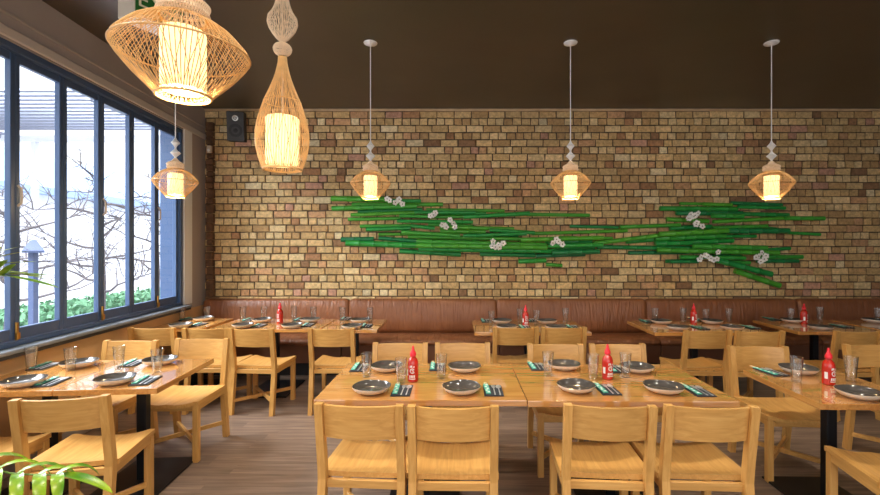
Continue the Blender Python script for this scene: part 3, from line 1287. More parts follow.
def make_spoon():
    b = BM()
    out = [(-0.004, -0.095), (0.004, -0.095), (0.003, -0.03), (0.0028, 0.025)]
    n = 14
    for i in range(n + 1):
        a = -PI / 2 + 0.25 + (2 * PI - 0.5) * i / n
        out.append((0.0165 * math.cos(a), 0.060 + 0.032 * math.sin(a)))
    out += [(-0.0028, 0.025), (-0.003, -0.03)]
    prism(b, out, 0.0022)
    r = bmesh.ops.create_uvsphere(b, u_segments=14, v_segments=8, radius=1.0)
    for v in r['verts']:
        v.co = Vector((v.co.x * 0.0125, 0.060 + v.co.y * 0.027, 0.0015 + max(0, v.co.z) * 0.0035))
    return obj('spoon', b, M_chrome, None, 40)


PL, GL, BO, NA, SV, FO, SP = make_plate(), make_glass(), make_bottle(), make_napkin(), make_sleeve(), make_fork(), make_spoon()
FIRST = {}
GRP = {'plate': 'grey dinner plates', 'glass': 'clear water glasses', 'bottle': 'red sauce bottles', 'napkin': 'charcoal napkins', 'sleeve': 'teal chopstick sleeves', 'fork': 'steel forks', 'spoon': 'steel spoons'}


def put(o, kind, x, y, z, rz, label, cat):
    if kind in FIRST:
        return dup(o, (x, y, z), rz, label, GRP[kind])
    FIRST[kind] = 1
    kids(o)
    o.location = (x, y, z)
    o.rotation_euler = (0, 0, rz)
    tag(o, label, cat, GRP[kind])
    return o


TN = {'T1': 'centre-left table', 'T2': 'centre-right table', 'T3': 'right edge table', 'T4': 'right-hand window table', 'T5': 'left-hand window table',
      'B1': 'corner table at the banquette', 'B2': 'leftmost long banquette table', 'B3': 'small banquette table left of centre', 'B4': 'middle banquette table',
      'B5': 'banquette table right of centre', 'B6': 'small banquette table at right', 'B7': 'banquette table on the right edge'}
# table, seat phrase, plate (x, y), glass (x, y at base), napkin (x, y), napkin turn
SET = [
    ('T1', 'front left', (215 / 3 + 300, 386), (366.7, 377.5), (402, 391), 0),
    ('T1', 'front right', (461.5, 386), (401, 384), (493, 391), 0),
    ('T1', 'back left', (387, 365), None, (360, 368), 0),
    ('T1', 'back right', (464.5, 365.5), (441.5, 379), (437.5, 367.5), 0),
    ('T2', 'front left', (576, 384.5), (548, 376.5), (607, 390), 0),
    ('T2', 'front right', (663.5, 385.5), (593, 379.5), (698, 391.5), 0),
    ('T2', 'back left', (564, 363.5), None, (537, 367), 0),
    ('T2', 'back right', (637, 366), (625.5, 378), (616, 369.5), 0),
    ('T3', 'far', (798.5, 367.5), (796.5, 382), (771, 372.5), 8),
    ('T3', 'near', (859, 391), (851, 382), None, 0),
    ('T4', 'near', (115, 377.5), (119, 369.5), (146, 381), 6),
    ('T4', 'far', (160, 359), (157, 373), (133, 363.5), 4),
    ('T5', 'near', (24, 379.5), (70.5, 371.5), (52, 382.5), 6),
    ('T5', 'far', (79, 361.5), (31, 370.5), (45, 366.5), 4),
    ('B1', 'near', (181, 324), (182, 321), (199, 324.8), 0),
    ('B1', 'far', (203.5, 317.6), (207, 321), (188, 319.4), 0),
    ('B2', 'near left', (243, 324.2), (243, 320.8), (259, 326), 0),
    ('B2', 'far left', (262, 319), (264, 320.5), (249, 320.0), 0),
    ('B2', 'near right', (292, 324.4), (294, 320), (308, 325.2), 0),
    ('B2', 'far right', (310, 318.8), (313.5, 321), (300, 319.8), 0),
    ('B3', 'near', (352, 325.2), (342.5, 321.5), (366.5, 326), 0),
    ('B3', 'far', (360.5, 319.2), (370, 322), (346, 318.8), 0),
    ('B4', 'near left', (507, 325.8), (491.5, 326.2), (525, 327.5), 0),
    ('B4', 'far left', (502, 319.8), (520, 323.3), (486, 321), 0),
    ('B4', 'near right', (556, 326), (536.5, 325.5), (573, 327.3), 0),
    ('B4', 'far right', (547, 320.2), (565.5, 322.8), (531, 320.5), 0),
    ('B5', 'near left', (678, 326.3), (655, 323), (700, 328), 0),
    ('B5', 'far left', (661, 320.3), (683, 322.5), (647, 321.5), 0),
    ('B5', 'near right', (732, 326.3), (706, 323.8), (751, 327.5), 0),
    ('B5', 'far right', (712, 320.3), (729, 323.3), (697, 319.8), 0),
    ('B6', 'near', (820.6, 326.2), (820, 321.5), (842, 326.5), 0),
    ('B6', 'far', (792, 319.2), (791, 323.7), (772, 319.2), 0),
    ('B7', 'far', (874, 319.3), (878, 322.8), None, 0),
]
for tb, seat, p, g, nk, rz in SET:
    where = f'{seat} seat of the {TN[tb]}'
    rz = R(rz) + (R(TABLES[tb][4]))
    x, y = at(p[0], p[1], TT + 0.037)
    put(PL, 'plate', x, y, TT, random.uniform(0, 6), f'grey glazed plate at the {where}', 'plate')
    if g:
        x, y = at(g[0], g[1] - 0.8, TT)
        put(GL, 'glass', x, y, TT, 0, f'tall clear water glass for the {where}', 'glass')
    if nk:
        x, y = at(nk[0], nk[1], TT)
        c, s = math.cos(rz), math.sin(rz)
        big = tb[0] == 'T'
        put(NA, 'napkin', x, y, TT, rz, f'charcoal folded napkin at the {where}', 'napkin')

        def loc(dx, dy):
            return x + c * dx - s * dy, y + s * dx + c * dy
        q = loc(-0.036, 0.012)
        put(SV, 'sleeve', q[0], q[1], TT + NK, rz + R(2), f'teal paper chopstick sleeve on napkin, {where}', 'chopsticks')
        q = loc(0.006, 0.0)
        put(FO, 'fork', q[0], q[1], TT + NK, rz + PI * 0, f'steel fork on the charcoal napkin, {where}', 'fork')
        q = loc(0.036, -0.002)
        put(SP, 'spoon', q[0], q[1], TT + NK, rz, f'steel spoon on the charcoal napkin, {where}', 'spoon')

BOT = [('T1', 413, 381, 0), ('T2', 607.5, 378.5, 0.15), ('T3', 828.5, 384, 0.9), ('B2', 280, 322.8, 0), ('B4', 525.5, 325.5, 0), ('B5', 693.6, 323.5, 0), ('B6', 804, 323.6, 0)]
for tb, px, py, a in BOT:
    x, y = at(px, py, TT)
    put(BO, 'bottle', x, y, TT, math.atan2(-x, y) * -1 + a * -0.6, f'red sauce bottle with white print on the {TN[tb]}', 'bottle')


# ------------------------------------------------------------------ pendant lamps
def interp(prof, n):
    """points along a polyline profile, evenly by length"""
    P = [Vector((p[0], 0, p[1])) for p in prof]
    d = [0]
    for i in range(1, len(P)):
        d.append(d[-1] + (P[i] - P[i - 1]).length)
    out = []
    for k in range(n + 1):
        s = d[-1] * k / n
        i = 1
        while i < len(d) - 1 and d[i] < s:
            i += 1
        t = (s - d[i - 1]) / max(1e-9, d[i] - d[i - 1])
        q = P[i - 1].lerp(P[i], t)
        out.append((q.x, q.z))
    return out


def strands(b, prof, count, twist, rad, n=14, sides=4):
    pts = interp(prof, n)
    for k in range(count):
        a0 = 2 * PI * k / count
        line = []
        for i, (r, z) in enumerate(pts):
            a = a0 + twist * i / n
            line.append((r * math.cos(a), r * math.sin(a), z))
        tube(b, line, rad, sides, False)


def hoop(b, r, z, rad, n=40, sides=6):
    rings = []
    for k in range(n):
        a = 2 * PI * k / n
        rings.append([b.verts.new(((r + rad * math.cos(q * 2 * PI / sides)) * math.cos(a), (r + rad * math.cos(q * 2 * PI / sides)) * math.sin(a), z + rad * math.sin(q * 2 * PI / sides))) for q in range(sides)])
    for k in range(n):
        for q in range(sides):
            b.faces.new((rings[k][q], rings[(k + 1) % n][q], rings[(k + 1) % n][(q + 1) % sides], rings[k][(q + 1) % sides]))


def lamp_light(t, z, power):
    d = bpy.data.lights.new('lamp_bulb_light', 'POINT')
    d.energy = power
    d.color = (1.0, 0.74, 0.42)
    d.shadow_soft_size = 0.03
    o = bpy.data.objects.new('lamp_bulb_light', d)
    COL.objects.link(o)
    o.parent = t
    o.location = (0, 0, z)


LZ = 2.082


def make_lamp(label, cordmat):
    """lantern pendant; local origin at the bottom ring"""
    t = empty('pendant_lamp', (0, 0, 0))
    tag(t, label, 'lamp', 'rattan lantern pendants')
    b = BM()
    prof = [(0.074, 0.0), (0.139, 0.072), (0.180, 0.128), (0.185, 0.141), (0.180, 0.156), (0.140, 0.205), (0.098, 0.237), (0.062, 0.252)]
    strands(b, prof, 84, 0.06, 0.0012, 16)
    strands(b, prof, 26, 0.55, 0.0010, 16)
    strands(b, prof, 26, -0.55, 0.0010, 16)
    hoop(b, 0.074, 0.0, 0.0045)
    hoop(b, 0.185, 0.141, 0.0028)
    hoop(b, 0.063, 0.252, 0.004)
    strands(b, [(0.074, 0.0), (0.070, 0.004), (0.058, 0.012)], 32, 0.0, 0.0012, 2)
    obj('rattan_shade', b, M_rattan, t)
    b = BM()
    lathe(b, [(0, 0.018), (0.060, 0.018), (0.062, 0.022), (0.062, 0.205), (0.058, 0.212), (0, 0.212)], 32)
    obj('inner_drum', b, M_drum, t, 40)
    b = BM()
    cp = [(0.056, 0.254), (0.068, 0.262), (0.073, 0.272), (0.064, 0.281), (0.069, 0.288), (0.073, 0.298), (0.062, 0.309), (0.030, 0.326), (0.012, 0.350)]
    strands(b, cp, 56, 0.5, 0.0016, 12)
    strands(b, cp, 56, -0.5, 0.0016, 12)
    hoop(b, 0.060, 0.281, 0.004)
    obj('collar', b, M_rattan_pale, t)
    for (z0, r, h) in ((0.352, 0.043, 0.092), (0.446, 0.036, 0.090)):
        b = BM()
        bp_ = [(0.006, z0), (0.012, z0 + h * .18), (r, z0 + h * .5), (0.012, z0 + h * .82), (0.006, z0 + h)]
        lathe(b, [(p[0] * 0.93, p[1]) for p in bp_], 14)
        strands(b, bp_, 22, 0.3, 0.0014, 8)
        obj('bead', b, M_white, t)
    b = BM()
    tube(b, [(0, 0, 0.350), (0, 0, CEIL - LZ - 0.02)], 0.0045, 6)
    obj('cord', b, cordmat, t)
    b = BM()
    zc = CEIL - LZ
    lathe(b, [(0, zc - 0.030), (0.012, zc - 0.030), (0.030, zc - 0.022), (0.060, zc - 0.010), (0.064, zc - 0.001), (0, zc - 0.001)], 28)
    obj('ceiling_canopy', b, cordmat if cordmat is M_white else M_offwhite, t, 40)
    lamp_light(t, 0.008, 9.0)
    return t


LZ = 2.082
lab = ['small lit lantern pendant hanging in front of the bamboo left end',
       'small lit lantern pendant above the middle banquette table',
       'small lit lantern pendant at right, above the bamboo right end',
       'small pale lantern pendant hanging before the window',
       'largest, nearest lantern pendant at the top left, its ribs clearly seen']
pos = [(xd(370.5, 4.2), 4.2), (xd(570.5, 4.2), 4.2), (xd(771.5, 4.2), 4.2), (xd(175.5, 4.07), 4.07), (xd(183.5, 1.36), 1.36)]
lamp0 = make_lamp(lab[0], M_white)
lamp0.location = (*pos[0], LZ)
M_darkcap = plain('dark_brown_cap', (60, 48, 38), 0.5)
for i in range(1, 5):
    l = dup(lamp0, (*pos[i], LZ), 0.4 * i, lab[i])
    if i == 4:      # hand-woven: this one is a little flatter
        l.scale = (1, 1, 0.93)
        l.location.z = LZ - 0.003
        for c in l.children:
            if c.name.startswith('cord'):
                c.scale.z = (CEIL - 0.02 - l.location.z) / 0.93 / (CEIL - LZ - 0.02)
            elif c.name.startswith('ceiling_canopy'):
                c.location.z = (CEIL - l.location.z) / 0.93 - (CEIL - LZ)

# tall teardrop pendant
td = empty('teardrop_pendant', (xd(282.5, 2.0), 2.0, 1.970))
tag(td, 'tall teardrop rattan pendant with a slim neck and upper bulb', 'lamp')
b = BM()
tp = [(0.082, 0.0), (0.100, 0.045), (0.111, 0.100), (0.114, 0.140), (0.110, 0.185), (0.098, 0.240), (0.078, 0.300), (0.055, 0.355), (0.034, 0.410), (0.020, 0.470), (0.018, 0.500)]
strands(b, tp, 60, 0.12, 0.0013, 20)
strands(b, tp, 16, 0.9, 0.0012, 20)
strands(b, tp, 16, -0.9, 0.0012, 20)
hoop(b, 0.082, 0.0, 0.0045)
hoop(b, 0.079, 0.30, 0.002)
strands(b, [(0.082, 0.0), (0.076, 0.006), (0.070, 0.014)], 40, 0.0, 0.0012, 2)
obj('rattan_shade', b, M_rattan, td)
b = BM()
lathe(b, [(0, 0.018), (0.068, 0.018), (0.071, 0.022), (0.071, 0.224), (0.066, 0.230), (0, 0.230)], 32)
obj('inner_drum', b, M_drum, td, 40)
b = BM()
bp_ = [(0.016, 0.505), (0.034, 0.518), (0.041, 0.535), (0.034, 0.551), (0.009, 0.566)]
strands(b, bp_, 40, 0.5, 0.0014, 10)
strands(b, bp_, 40, -0.5, 0.0014, 10)
obj('neck_bead', b, M_rattan_pale, td)
b = BM()
up = [(0.008, 0.566), (0.030, 0.586), (0.055, 0.620), (0.066, 0.656), (0.062, 0.674), (0.040, 0.706), (0.027, 0.750), (0.020, 0.810), (0.012, 0.900)]
strands(b, up, 44, 0.3, 0.0013, 14)
strands(b, up, 30, -0.8, 0.0012, 14)
obj('upper_bulb', b, M_rattan_pale, td)
b = BM()
tube(b, [(0, 0, 0.23), (0, 0, CEIL - 1.970 - 0.02)], 0.0045, 6)
obj('cord', b, M_rattan_pale, td)
b = BM()
zc = CEIL - 1.970
lathe(b, [(0, zc - 0.03), (0.03, zc - 0.022), (0.06, zc - 0.01), (0.064, zc - 0.001), (0, zc - 0.001)], 28)
obj('ceiling_canopy', b, M_white, td, 40)

# ------------------------------------------------------------------ bamboo wall decoration
POLES = [
    (330, 198, 388, 199, 4.6), (388, 200.5, 421, 201, 3), (351, 204, 443, 204, 3.4), (332, 208.5, 417, 206, 4), (357, 211.5, 422, 209, 3), (351, 215, 415, 212.5, 3), (347, 219, 400, 218, 3),
    (400, 216, 433, 217, 3), (415, 212.5, 475, 213, 3), (426, 209.5, 505, 210.5, 3), (397, 221, 473, 222, 3), (359, 226, 412, 225.5, 3), (366, 229.5, 411, 228, 3.5), (412, 226, 435, 228.5, 3),
    (378, 234, 410, 234, 2.6), (340, 239.5, 373, 239, 4), (346, 243, 417, 245.5, 5), (378, 238, 417, 241, 3.5), (399, 251, 461, 254.5, 4), (419, 249, 554, 251, 4), (402, 232, 460, 236, 3.2),
    (408, 236.5, 520, 239, 3.2), (417, 241.5, 545, 245, 4), (417, 245.5, 545, 247.5, 4), (428, 224, 473, 226, 3), (430, 213, 486, 213.7, 3), (425, 216.5, 463, 216.5, 3), (463, 217.5, 528, 214.2, 3.4),
    (527, 214, 591, 215, 3), (440, 227, 514, 229, 3.2), (440, 231, 486, 231.5, 4), (489, 230, 534, 233, 3), (463, 236, 525, 234, 3), (455, 240, 519, 237, 3.2), (519, 240, 600, 238, 3.6),
    (533, 233.5, 629, 230.5, 3), (480, 254, 536, 255.5, 3.6), (519, 261.5, 547, 260.5, 4), (546, 264.5, 562, 265.5, 3), (536, 256, 585, 254.5, 3), (556, 249, 596, 247.5, 3.2), (550, 252.5, 596, 251.5, 4),
    (560, 237.5, 614, 238.5, 3.2), (545, 242, 592, 241.5, 3.6), (545, 246, 598, 245, 3.4), (592, 243.5, 695, 231, 3.6), (597, 247, 700, 248.5, 3.6), (571, 226, 620, 227.2, 2.6), (620, 227, 680, 225, 3.2), (628, 241.5, 700, 236, 4),
    (630, 253, 720, 252, 3.2), (653, 243.5, 688, 243, 4), (668, 261.5, 700, 261, 3.2), (680, 257, 745, 258, 3.4),
    (662, 208, 740, 208.5, 4), (682, 203, 705, 203.5, 2.6), (703, 204, 732, 205, 3), (734, 202.5, 785, 204.5, 3.2), (738, 206.8, 785, 208, 3), (676, 213, 742, 213.5, 4), (740, 213.5, 792, 214.8, 3.6),
    (669, 219, 711, 221, 3.8), (709, 216, 740, 216.5, 4), (713, 221.8, 784, 218.2, 3.2), (782, 218.5, 820, 218.8, 3.6), (672, 228, 714, 226.5, 4), (712, 228, 767, 226, 3.2), (766, 227, 784, 229.8, 3),
    (655, 234.5, 722, 231, 4.2), (720, 231.2, 785, 231, 4.6), (784, 232.5, 820, 234.5, 2.6), (655, 238.5, 725, 235.5, 4.8), (724, 236, 759, 236, 3), (688, 242.5, 736, 240.5, 4), (688, 246, 760, 248, 4),
    (719, 253, 790, 248.3, 3), (655, 250, 775, 252.8, 4), (713, 257, 744, 257, 4), (760, 257, 806, 257, 3.6), (757, 261, 798, 261, 3.4), (670, 261.6, 698, 261.6, 3), (725, 262, 753, 263, 3.2),
    (712, 259.5, 768, 274, 4.8), (738, 271, 783, 286, 4.8)]
PY = 6.10
placed = []


def seg_clear(a, b_, p, q, gap):
    best = 9
    for i in range(13):
        t = i / 12
        x = a[0] + (b_[0] - a[0]) * t
        z = a[1] + (b_[1] - a[1]) * t
        dx, dz = q[0] - p[0], q[1] - p[1]
        k = max(0, min(1, ((x - p[0]) * dx + (z - p[1]) * dz) / (dx * dx + dz * dz)))
        best = min(best, math.hypot(x - p[0] - k * dx, z - p[1] - k * dz))
    return best > gap


ORD = ['topmost', 'second', 'third', 'fourth', 'fifth', 'sixth', 'seventh', 'eighth', 'ninth', 'tenth', 'eleventh', 'twelfth', 'thirteenth', 'fourteenth', 'fifteenth', 'sixteenth', 'seventeenth', 'eighteenth',
       'nineteenth', 'twentieth', 'twenty-first', 'twenty-second', 'twenty-third', 'twenty-fourth', 'twenty-fifth', 'twenty-sixth', 'twenty-seventh', 'twenty-eighth', 'twenty-ninth', 'thirtieth', 'thirty-first', 'thirty-second', 'thirty-third', 'thirty-fourth', 'thirty-fifth']
zones = {}
for i, q in enumerate(POLES):
    mx = (q[0] + q[2]) / 2
    zones.setdefault('left end' if mx < 425 else 'left middle' if mx < 530 else 'centre' if mx < 650 else 'right end' if mx > 735 else 'right middle', []).append((q[1] + q[3], i))
pole_label = {}
for zname, lst in zones.items():
    for k, (yy, i) in enumerate(sorted(lst)):
        q = POLES[i]
        ln = q[2] - q[0]
        size = 'short' if ln < 45 else 'long' if ln > 90 else 'medium'
        o_ = 'topmost' if k == 0 else f'{ORD[k]} from the top'
        pole_label[i] = f'{size} green bamboo pole, {o_} in the {zname}'
BPOLE = {}
for i, (xa, ya, xb, yb, w) in enumerate(POLES):
    A = (xd(xa, PY), zd(ya, PY))
    B = (xd(xb, PY), zd(yb, PY))
    r = w / 2 * PY / F * 1.2
    lay = 0
    while not all(seg_clear(A, B, p, q, (r + r2) * 1.06) for (p, q, r2, l2) in placed if l2 == lay):
        lay += 1
    placed.append((A, B, r, lay))
    y = DB - 0.036 - 0.066 * lay
    ln = math.hypot(B[0] - A[0], B[1] - A[1])
    rnd = random.Random(i)
    b = BM()
    pts, rads = [], []
    nn = max(3, int(ln / 0.17))
    cuts = [0] + sorted((k + rnd.uniform(-.2, .2)) / nn for k in range(1, nn)) + [1]
    for k in range(len(cuts)):
        s = cuts[k] * ln - ln / 2
        if 0 < k < len(cuts) - 1:
            for ds, kr in ((-0.008, 1.0), (-0.003, 1.09), (0.0, 0.96), (0.003, 1.09), (0.008, 1.0)):
                pts.append((s + ds, 0, 0))
                rads.append(r * kr)
        else:
            pts.append((s, 0, 0))
            rads.append(r)
    tube(b, pts, rads, 12)
    o = obj('bamboo_pole', b, M_bamboo, None, 50)
    o.location = ((A[0] + B[0]) / 2, y, (A[1] + B[1]) / 2)
    o.rotation_euler = (0, -math.atan2(B[1] - A[1], B[0] - A[0]), 0)
    tag(o, pole_label[i], 'bamboo pole', 'green bamboo poles on the brick wall')
MAXL = max(l for *_, l in placed)

FL = [(396, 204, 6, 'near the upper left end of the bamboo', 10), (433, 217, 3, 'small pair beside the second one from left', 5), (449, 224, 6, 'in the left middle of the bamboo', 9), (496, 246.5, 6, 'low in the left middle of the bamboo', 7),
      (554, 242, 5, 'at the centre of the bamboo', 7), (692, 217, 4, 'highest in the right half of the bamboo', 5), (690, 223.8, 5, 'just under the highest of the right half', 9), (704, 257, 8, 'at the low right middle of the bamboo', 11), (754, 256.5, 7, 'nearest the right end of the bamboo', 7)]


def flower(bm, c, s, rnd, heart=False):
    n = 5
    ax = Vector((rnd.uniform(-.5, .5), -1, rnd.uniform(-.4, .5))).normalized()
    u = ax.orthogonal().normalized()
    v = ax.cross(u)
    ph = rnd.uniform(0, 6)
    for k in range(n):
        a = ph + 2 * PI * k / n
        d = u * math.cos(a) + v * math.sin(a)
        e = ax.cross(d)
        P = []
        for t, w, h in ((0.05, 0.12, 0), (0.35, 0.36, 0.10), (0.7, 0.42, 0.16), (1.0, 0.2, 0.08)):
            P.append([bm.verts.new(Vector(c) + d * t * s + e * w * s * q + ax * s * (h - 0.12 * abs(q))) for q in (-1, 0, 1)])
        for i in range(3):
            for j in range(2):
                bm.faces.new((P[i][j], P[i][j + 1], P[i + 1][j + 1], P[i + 1][j]))
    r = bmesh.ops.create_icosphere(bm, subdivisions=1, radius=0.20 * s)
    for w_ in r['verts']:
        w_.co += Vector(c) + ax * 0.06 * s
        for f in w_.link_faces:
            f.material_index = 1


for i, (px, py, n, where, spread) in enumerate(FL):
    rnd = random.Random(50 + i)
    # rest in front of the poles there
    lays = [0]
    X, Z = xd(px, PY), zd(py, PY)
    for (A, B, r, l) in placed:
        dx, dz = B[0] - A[0], B[1] - A[1]
        k = max(0, min(1, ((X - A[0]) * dx + (Z - A[1]) * dz) / (dx * dx + dz * dz)))
        if math.hypot(X - A[0] - k * dx, Z - A[1] - k * dz) < 0.11:
            lays.append(l)
    y = DB - 0.036 - 0.066 * max(lays) - 0.05
    t = empty('flower_cluster', (X, y, Z))
    tag(t, f'white orchid cluster {where}', 'flowers', 'white orchid clusters on the bamboo')
    for k in range(n):
        b = BM()
        flower(b, (0, 0, 0), 0.040, rnd)
        f = obj('blossom', b, [M_petal, M_petalheart], t)
        f.location = ((-1 + 2 * (k + rnd.random()) / n) * spread / F * PY * 0.9, rnd.uniform(-.015, .01), rnd.uniform(-1, 1) * 5.0 / F * PY)
    b = BM()
    tube(b, [(-spread / F * PY * .7, 0.025, -.01), (0, 0.022, 0.0), (spread / F * PY * .7, 0.025, 0.012)], 0.004, 6)
    obj('twig', b, M_stem, t)

# ------------------------------------------------------------------ fittings
for i, (x, y, lab_) in enumerate([(-1.9, 1.2, 'round ceiling downlight on the window side of the dining room'), (0.2, 1.2, 'round ceiling downlight over the middle of the dining room'), (2.3, 1.2, 'round ceiling downlight on the far side of the dining room'),
                                  (-1.5, 3.1, 'round ceiling downlight between the window table and the banquette'), (0.4, 3.1, 'round ceiling downlight above the two central tables'), (2.4, 3.1, 'round ceiling downlight above the right edge table')]):
    t = empty('ceiling_downlight', (x, y, CEIL))
    tag(t, lab_, 'downlight', 'round ceiling downlights')
    b = BM()
    lathe(b, [(0.045, 0.0), (0.045, -0.010), (0.052, -0.016), (0.075, -0.012), (0.078, 0.0)], 32)
    obj('trim_ring', b, M_white, t, 40)
    b = BM()
    lathe(b, [(0, -0.004), (0.045, -0.004)], 24)
    obj('lit_lens', b, M_drum, t)
    d = bpy.data.lights.new('downlight_lamp', 'SPOT')
    d.energy = 92
    d.color = (1.0, 0.91, 0.78)
    d.spot_size = R(125)
    d.spot_blend = 0.8
    d.shadow_soft_size = 0.09
    o = bpy.data.objects.new('downlight_lamp', d)
    COL.objects.link(o)
    o.parent = t
    o.location = (0, 0, -0.02)
t = empty('wall_speaker', (xd(237.5, 6.05), 6.03, zd(127, 6.03)), 0)
t.rotation_euler = (R(8), 0, R(14))
tag(t, 'dark grey loudspeaker mounted high on the brick wall near the window corner', 'speaker')
b = BM()
box(b, (0, 0, 0), (0.215, 0.17, 0.385), None, 0.012, 2)
obj('cabinet', b, M_speaker, t)
for (z, r, nm, m) in ((-0.055, 0.078, 'woofer', M_speakercone), (0.105, 0.030, 'tweeter', M_speakercone)):
    b = BM()
    lathe(b, [(r + 0.008, 0.0), (r + 0.008, 0.004), (r, 0.006), (r * 0.5, -0.006), (r * 0.25, 0.002), (0, 0.006)], 28)
    bmesh.ops.rotate(b, verts=b.verts, cent=(0, 0, 0), matrix=Matrix.Rotation(R(90), 3, 'X'))
    bmesh.ops.translate(b, verts=b.verts, vec=(0.0, -0.087, z))
    obj(nm, b, m if nm == 'woofer' else M_chrome, t, 40)
b = BM()
box(b, (0, 0.115, -0.02), (0.05, 0.07, 0.06), None, 0.005)
box(b, (0, 0.145, -0.02), (0.09, 0.015, 0.14), None, 0.003)
obj('bracket', b, M_speakercone, t)

b = BM()
lathe(b, [(0, -0.045), (0.02, -0.043), (0.04, -0.03), (0.05, -0.012), (0.052, 0), (0, 0)], 24)
o = obj('ceiling_detector', b, M_offwhite, None, 40)
o.location = (xd(203, 5.95) + 0.1, 5.80, CEIL)
tag(o, 'small beige detector on the ceiling near the window corner', 'detector')
t = empty('motion_sensor', (xd(211, 6.1), 6.062, zd(150, 6.1)))
tag(t, 'small white sensor on the rough corner edge below the ceiling', 'sensor')
b = BM()
box(b, (0, 0.0, 0), (0.055, 0.05, 0.10), None, 0.014, 2)
obj('housing', b, M_offwhite, t)
b = BM()
r = bmesh.ops.create_uvsphere(b, u_segments=14, v_segments=8, radius=0.02)
bmesh.ops.translate(b, verts=b.verts, vec=(0, -0.024, -0.015))
obj('lens', b, M_white, t, True)

# exit sign hanging from the ceiling
t = empty('exit_sign', (xd(134, 3.0), 3.0, 3.195), R(63))
tag(t, 'green exit sign box hanging from the ceiling behind the nearest lantern', 'sign')
b = BM()
box(b, (0.17, 0.10, 0.11), (0.34, 0.20, 0.22), None, 0.006)
obj('housing', b, M_offwhite, t)
b = BM()
box(b, (0.17, -0.003, 0.11), (0.325, 0.006, 0.205))
obj('green_face', b, M_green, t)
b = BM()
box(b, (0.17, 0.10, -0.004), (0.32, 0.17, 0.008))
obj('diffuser', b, M_white, t)
b = BM()
tube(b, [(0.08, 0.06, 0.22), (0.08, 0.06, CEIL - 3.195)], 0.008, 8)
tube(b, [(0.26, 0.06, 0.22), (0.26, 0.06, CEIL - 3.195)], 0.008, 8)
obj('hanging_rod', b, M_offwhite, t)
cu = bpy.data.curves.new('letters', 'FONT')
cu.body = 'EXIT'
cu.size = 0.15
cu.align_x = 'CENTER'
cu.extrude = 0.001
tmp = bpy.data.objects.new('letters_curve', cu)
COL.objects.link(tmp)
bpy.context.view_layer.update()
me = bpy.data.meshes.new_from_object(tmp.evaluated_get(bpy.context.evaluated_depsgraph_get()))
bpy.data.objects.remove(tmp)
me.materials.clear()
me.materials.append(M_cream)
me.name = 'letters'
o = bpy.data.objects.new('letters', me)
COL.objects.link(o)
o.parent = t
o.location = (0.17, -0.0075, 0.058)
o.rotation_euler = (R(90), 0, 0)

# ------------------------------------------------------------------ potted palm at the lower left
palm = empty('potted_palm', (-2.14, 1.52, 0))
tag(palm, 'potted palm with arching bright green fronds at the lower left edge', 'plant')
b = BM()
lathe(b, [(0, 0), (0.15, 0), (0.16, 0.01), (0.20, 0.36), (0.205, 0.37), (0.19, 0.37), (0.185, 0.33), (0, 0.33)], 32)
obj('pot', b, M_pot, palm, 40)
b = BM()
lathe(b, [(0.186, 0.331), (0.10, 0.345), (0, 0.35)], 24)
obj('soil', b, M_soil, palm, True)


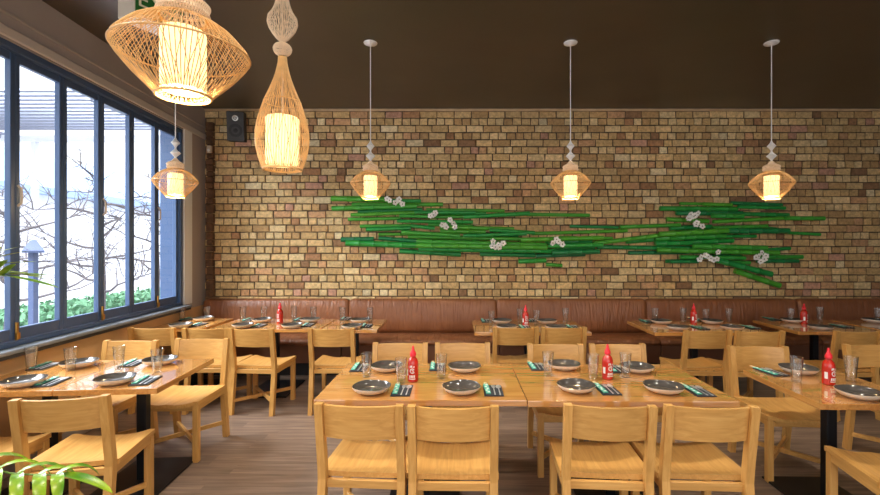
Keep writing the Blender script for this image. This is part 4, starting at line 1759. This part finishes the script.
def frond(name, pts, leaf_len, leaf_w, nleaf, droop, t0=0.35, seed=1, lift=0.25, tip=True, vfan=0.0, side=0.8):
    rnd = random.Random(seed)
    base = Vector(palm.location)
    P = [Vector(p) - base for p in pts]

    def cur(t):
        # Catmull-Rom through the points
        n = len(P) - 1
        s = min(t * n, n - 1e-6)
        i = int(s)
        f = s - i
        p0, p1, p2, p3 = P[max(i - 1, 0)], P[i], P[i + 1], P[min(i + 2, n)]
        return 0.5 * ((2 * p1) + (p2 - p0) * f + (2 * p0 - 5 * p1 + 4 * p2 - p3) * f * f + (3 * p1 - p0 - 3 * p2 + p3) * f ** 3)
    b = BM()
    N = 18
    tube(b, [cur(i / N) for i in range(N + 1)], [0.007 * (1 - 0.7 * i / N) for i in range(N + 1)], 6)
    fr = obj(name, b, M_stem, palm, True)
    b = BM()

    def leaf(p, d, ln, w, dr):
        side = d.cross(Vector((0, 0, 1)))
        side = side.normalized() if side.length > 0.05 else Vector((1, 0, 0))
        n = 8
        q = p.copy()
        dd = d.normalized()
        rows = []
        for i in range(n + 1):
            t = i / n
            ww = w * (math.sin(PI * min(1, 0.12 + 0.88 * t)) ** 0.6 if t < 0.97 else 0.05)
            up = side.cross(dd).normalized()
            rows.append((b.verts.new(q - side * ww / 2 + up * ww * 0.16), b.verts.new(q), b.verts.new(q + side * ww / 2 + up * ww * 0.16)))
            dd = (dd + Vector((0, 0, -dr / n))).normalized()
            q = q + dd * ln / n
        for i in range(n):
            for k in range(2):
                b.faces.new((rows[i][k], rows[i][k + 1], rows[i + 1][k + 1], rows[i + 1][k]))
    for k in range(nleaf):
        t = t0 + (0.97 - t0) * k / max(1, nleaf - 1)
        p = cur(t)
        tg = (cur(min(1, t + 0.02)) - cur(t - 0.02)).normalized()
        sd = tg.cross(Vector((0, 0, 1))).normalized()
        for s in (-1, 1):
            d = (tg * 0.75 + sd * s * side + Vector((0, 0, lift + s * vfan + rnd.uniform(-.1, .1)))).normalized()
            leaf(p, d, leaf_len * (0.75 + 0.35 * math.sin(PI * k / max(1, nleaf - 1))) * rnd.uniform(.9, 1.1), leaf_w, droop * rnd.uniform(.8, 1.2))
    if tip:
        leaf(cur(0.99), (cur(1.0) - cur(0.95)).normalized(), leaf_len * 1.1, leaf_w * 1.2, droop * 0.25)
    obj('leaflets', b, M_leaf, fr, True)


def P3(x, y, Y):
    return (xd(x, Y), Y, zd(y, Y))


root = (-2.14, 1.52, 0.34)
frond('frond', [root, (-2.05, 1.53, 0.62), P3(-40, 470, 1.55), P3(15, 474, 1.55), P3(60, 475, 1.55)], 0.18, 0.036, 6, 2.3, 0.45, 3, 0.95)
frond('frond', [root, (-2.12, 1.55, 0.9), (-2.02, 1.60, 1.36), P3(-50, 272, 1.7), P3(6, 276, 1.7)], 0.20, 0.026, 11, 0.30, 0.5, 8, 0.42, True, 0.2, 0.35)
for k in range(6):
    a = PI / 2 + 0.35 + k * 0.62
    d = Vector((math.cos(a), math.sin(a), 0))
    r0 = Vector(root)
    frond('frond', [r0, r0 + d * 0.08 + Vector((0, 0, 0.4)), r0 + d * 0.28 + Vector((0, 0, 0.72)), r0 + d * 0.55 + Vector((0, 0, 0.8))], 0.22, 0.026, 8, 0.9, 0.4, 20 + k)
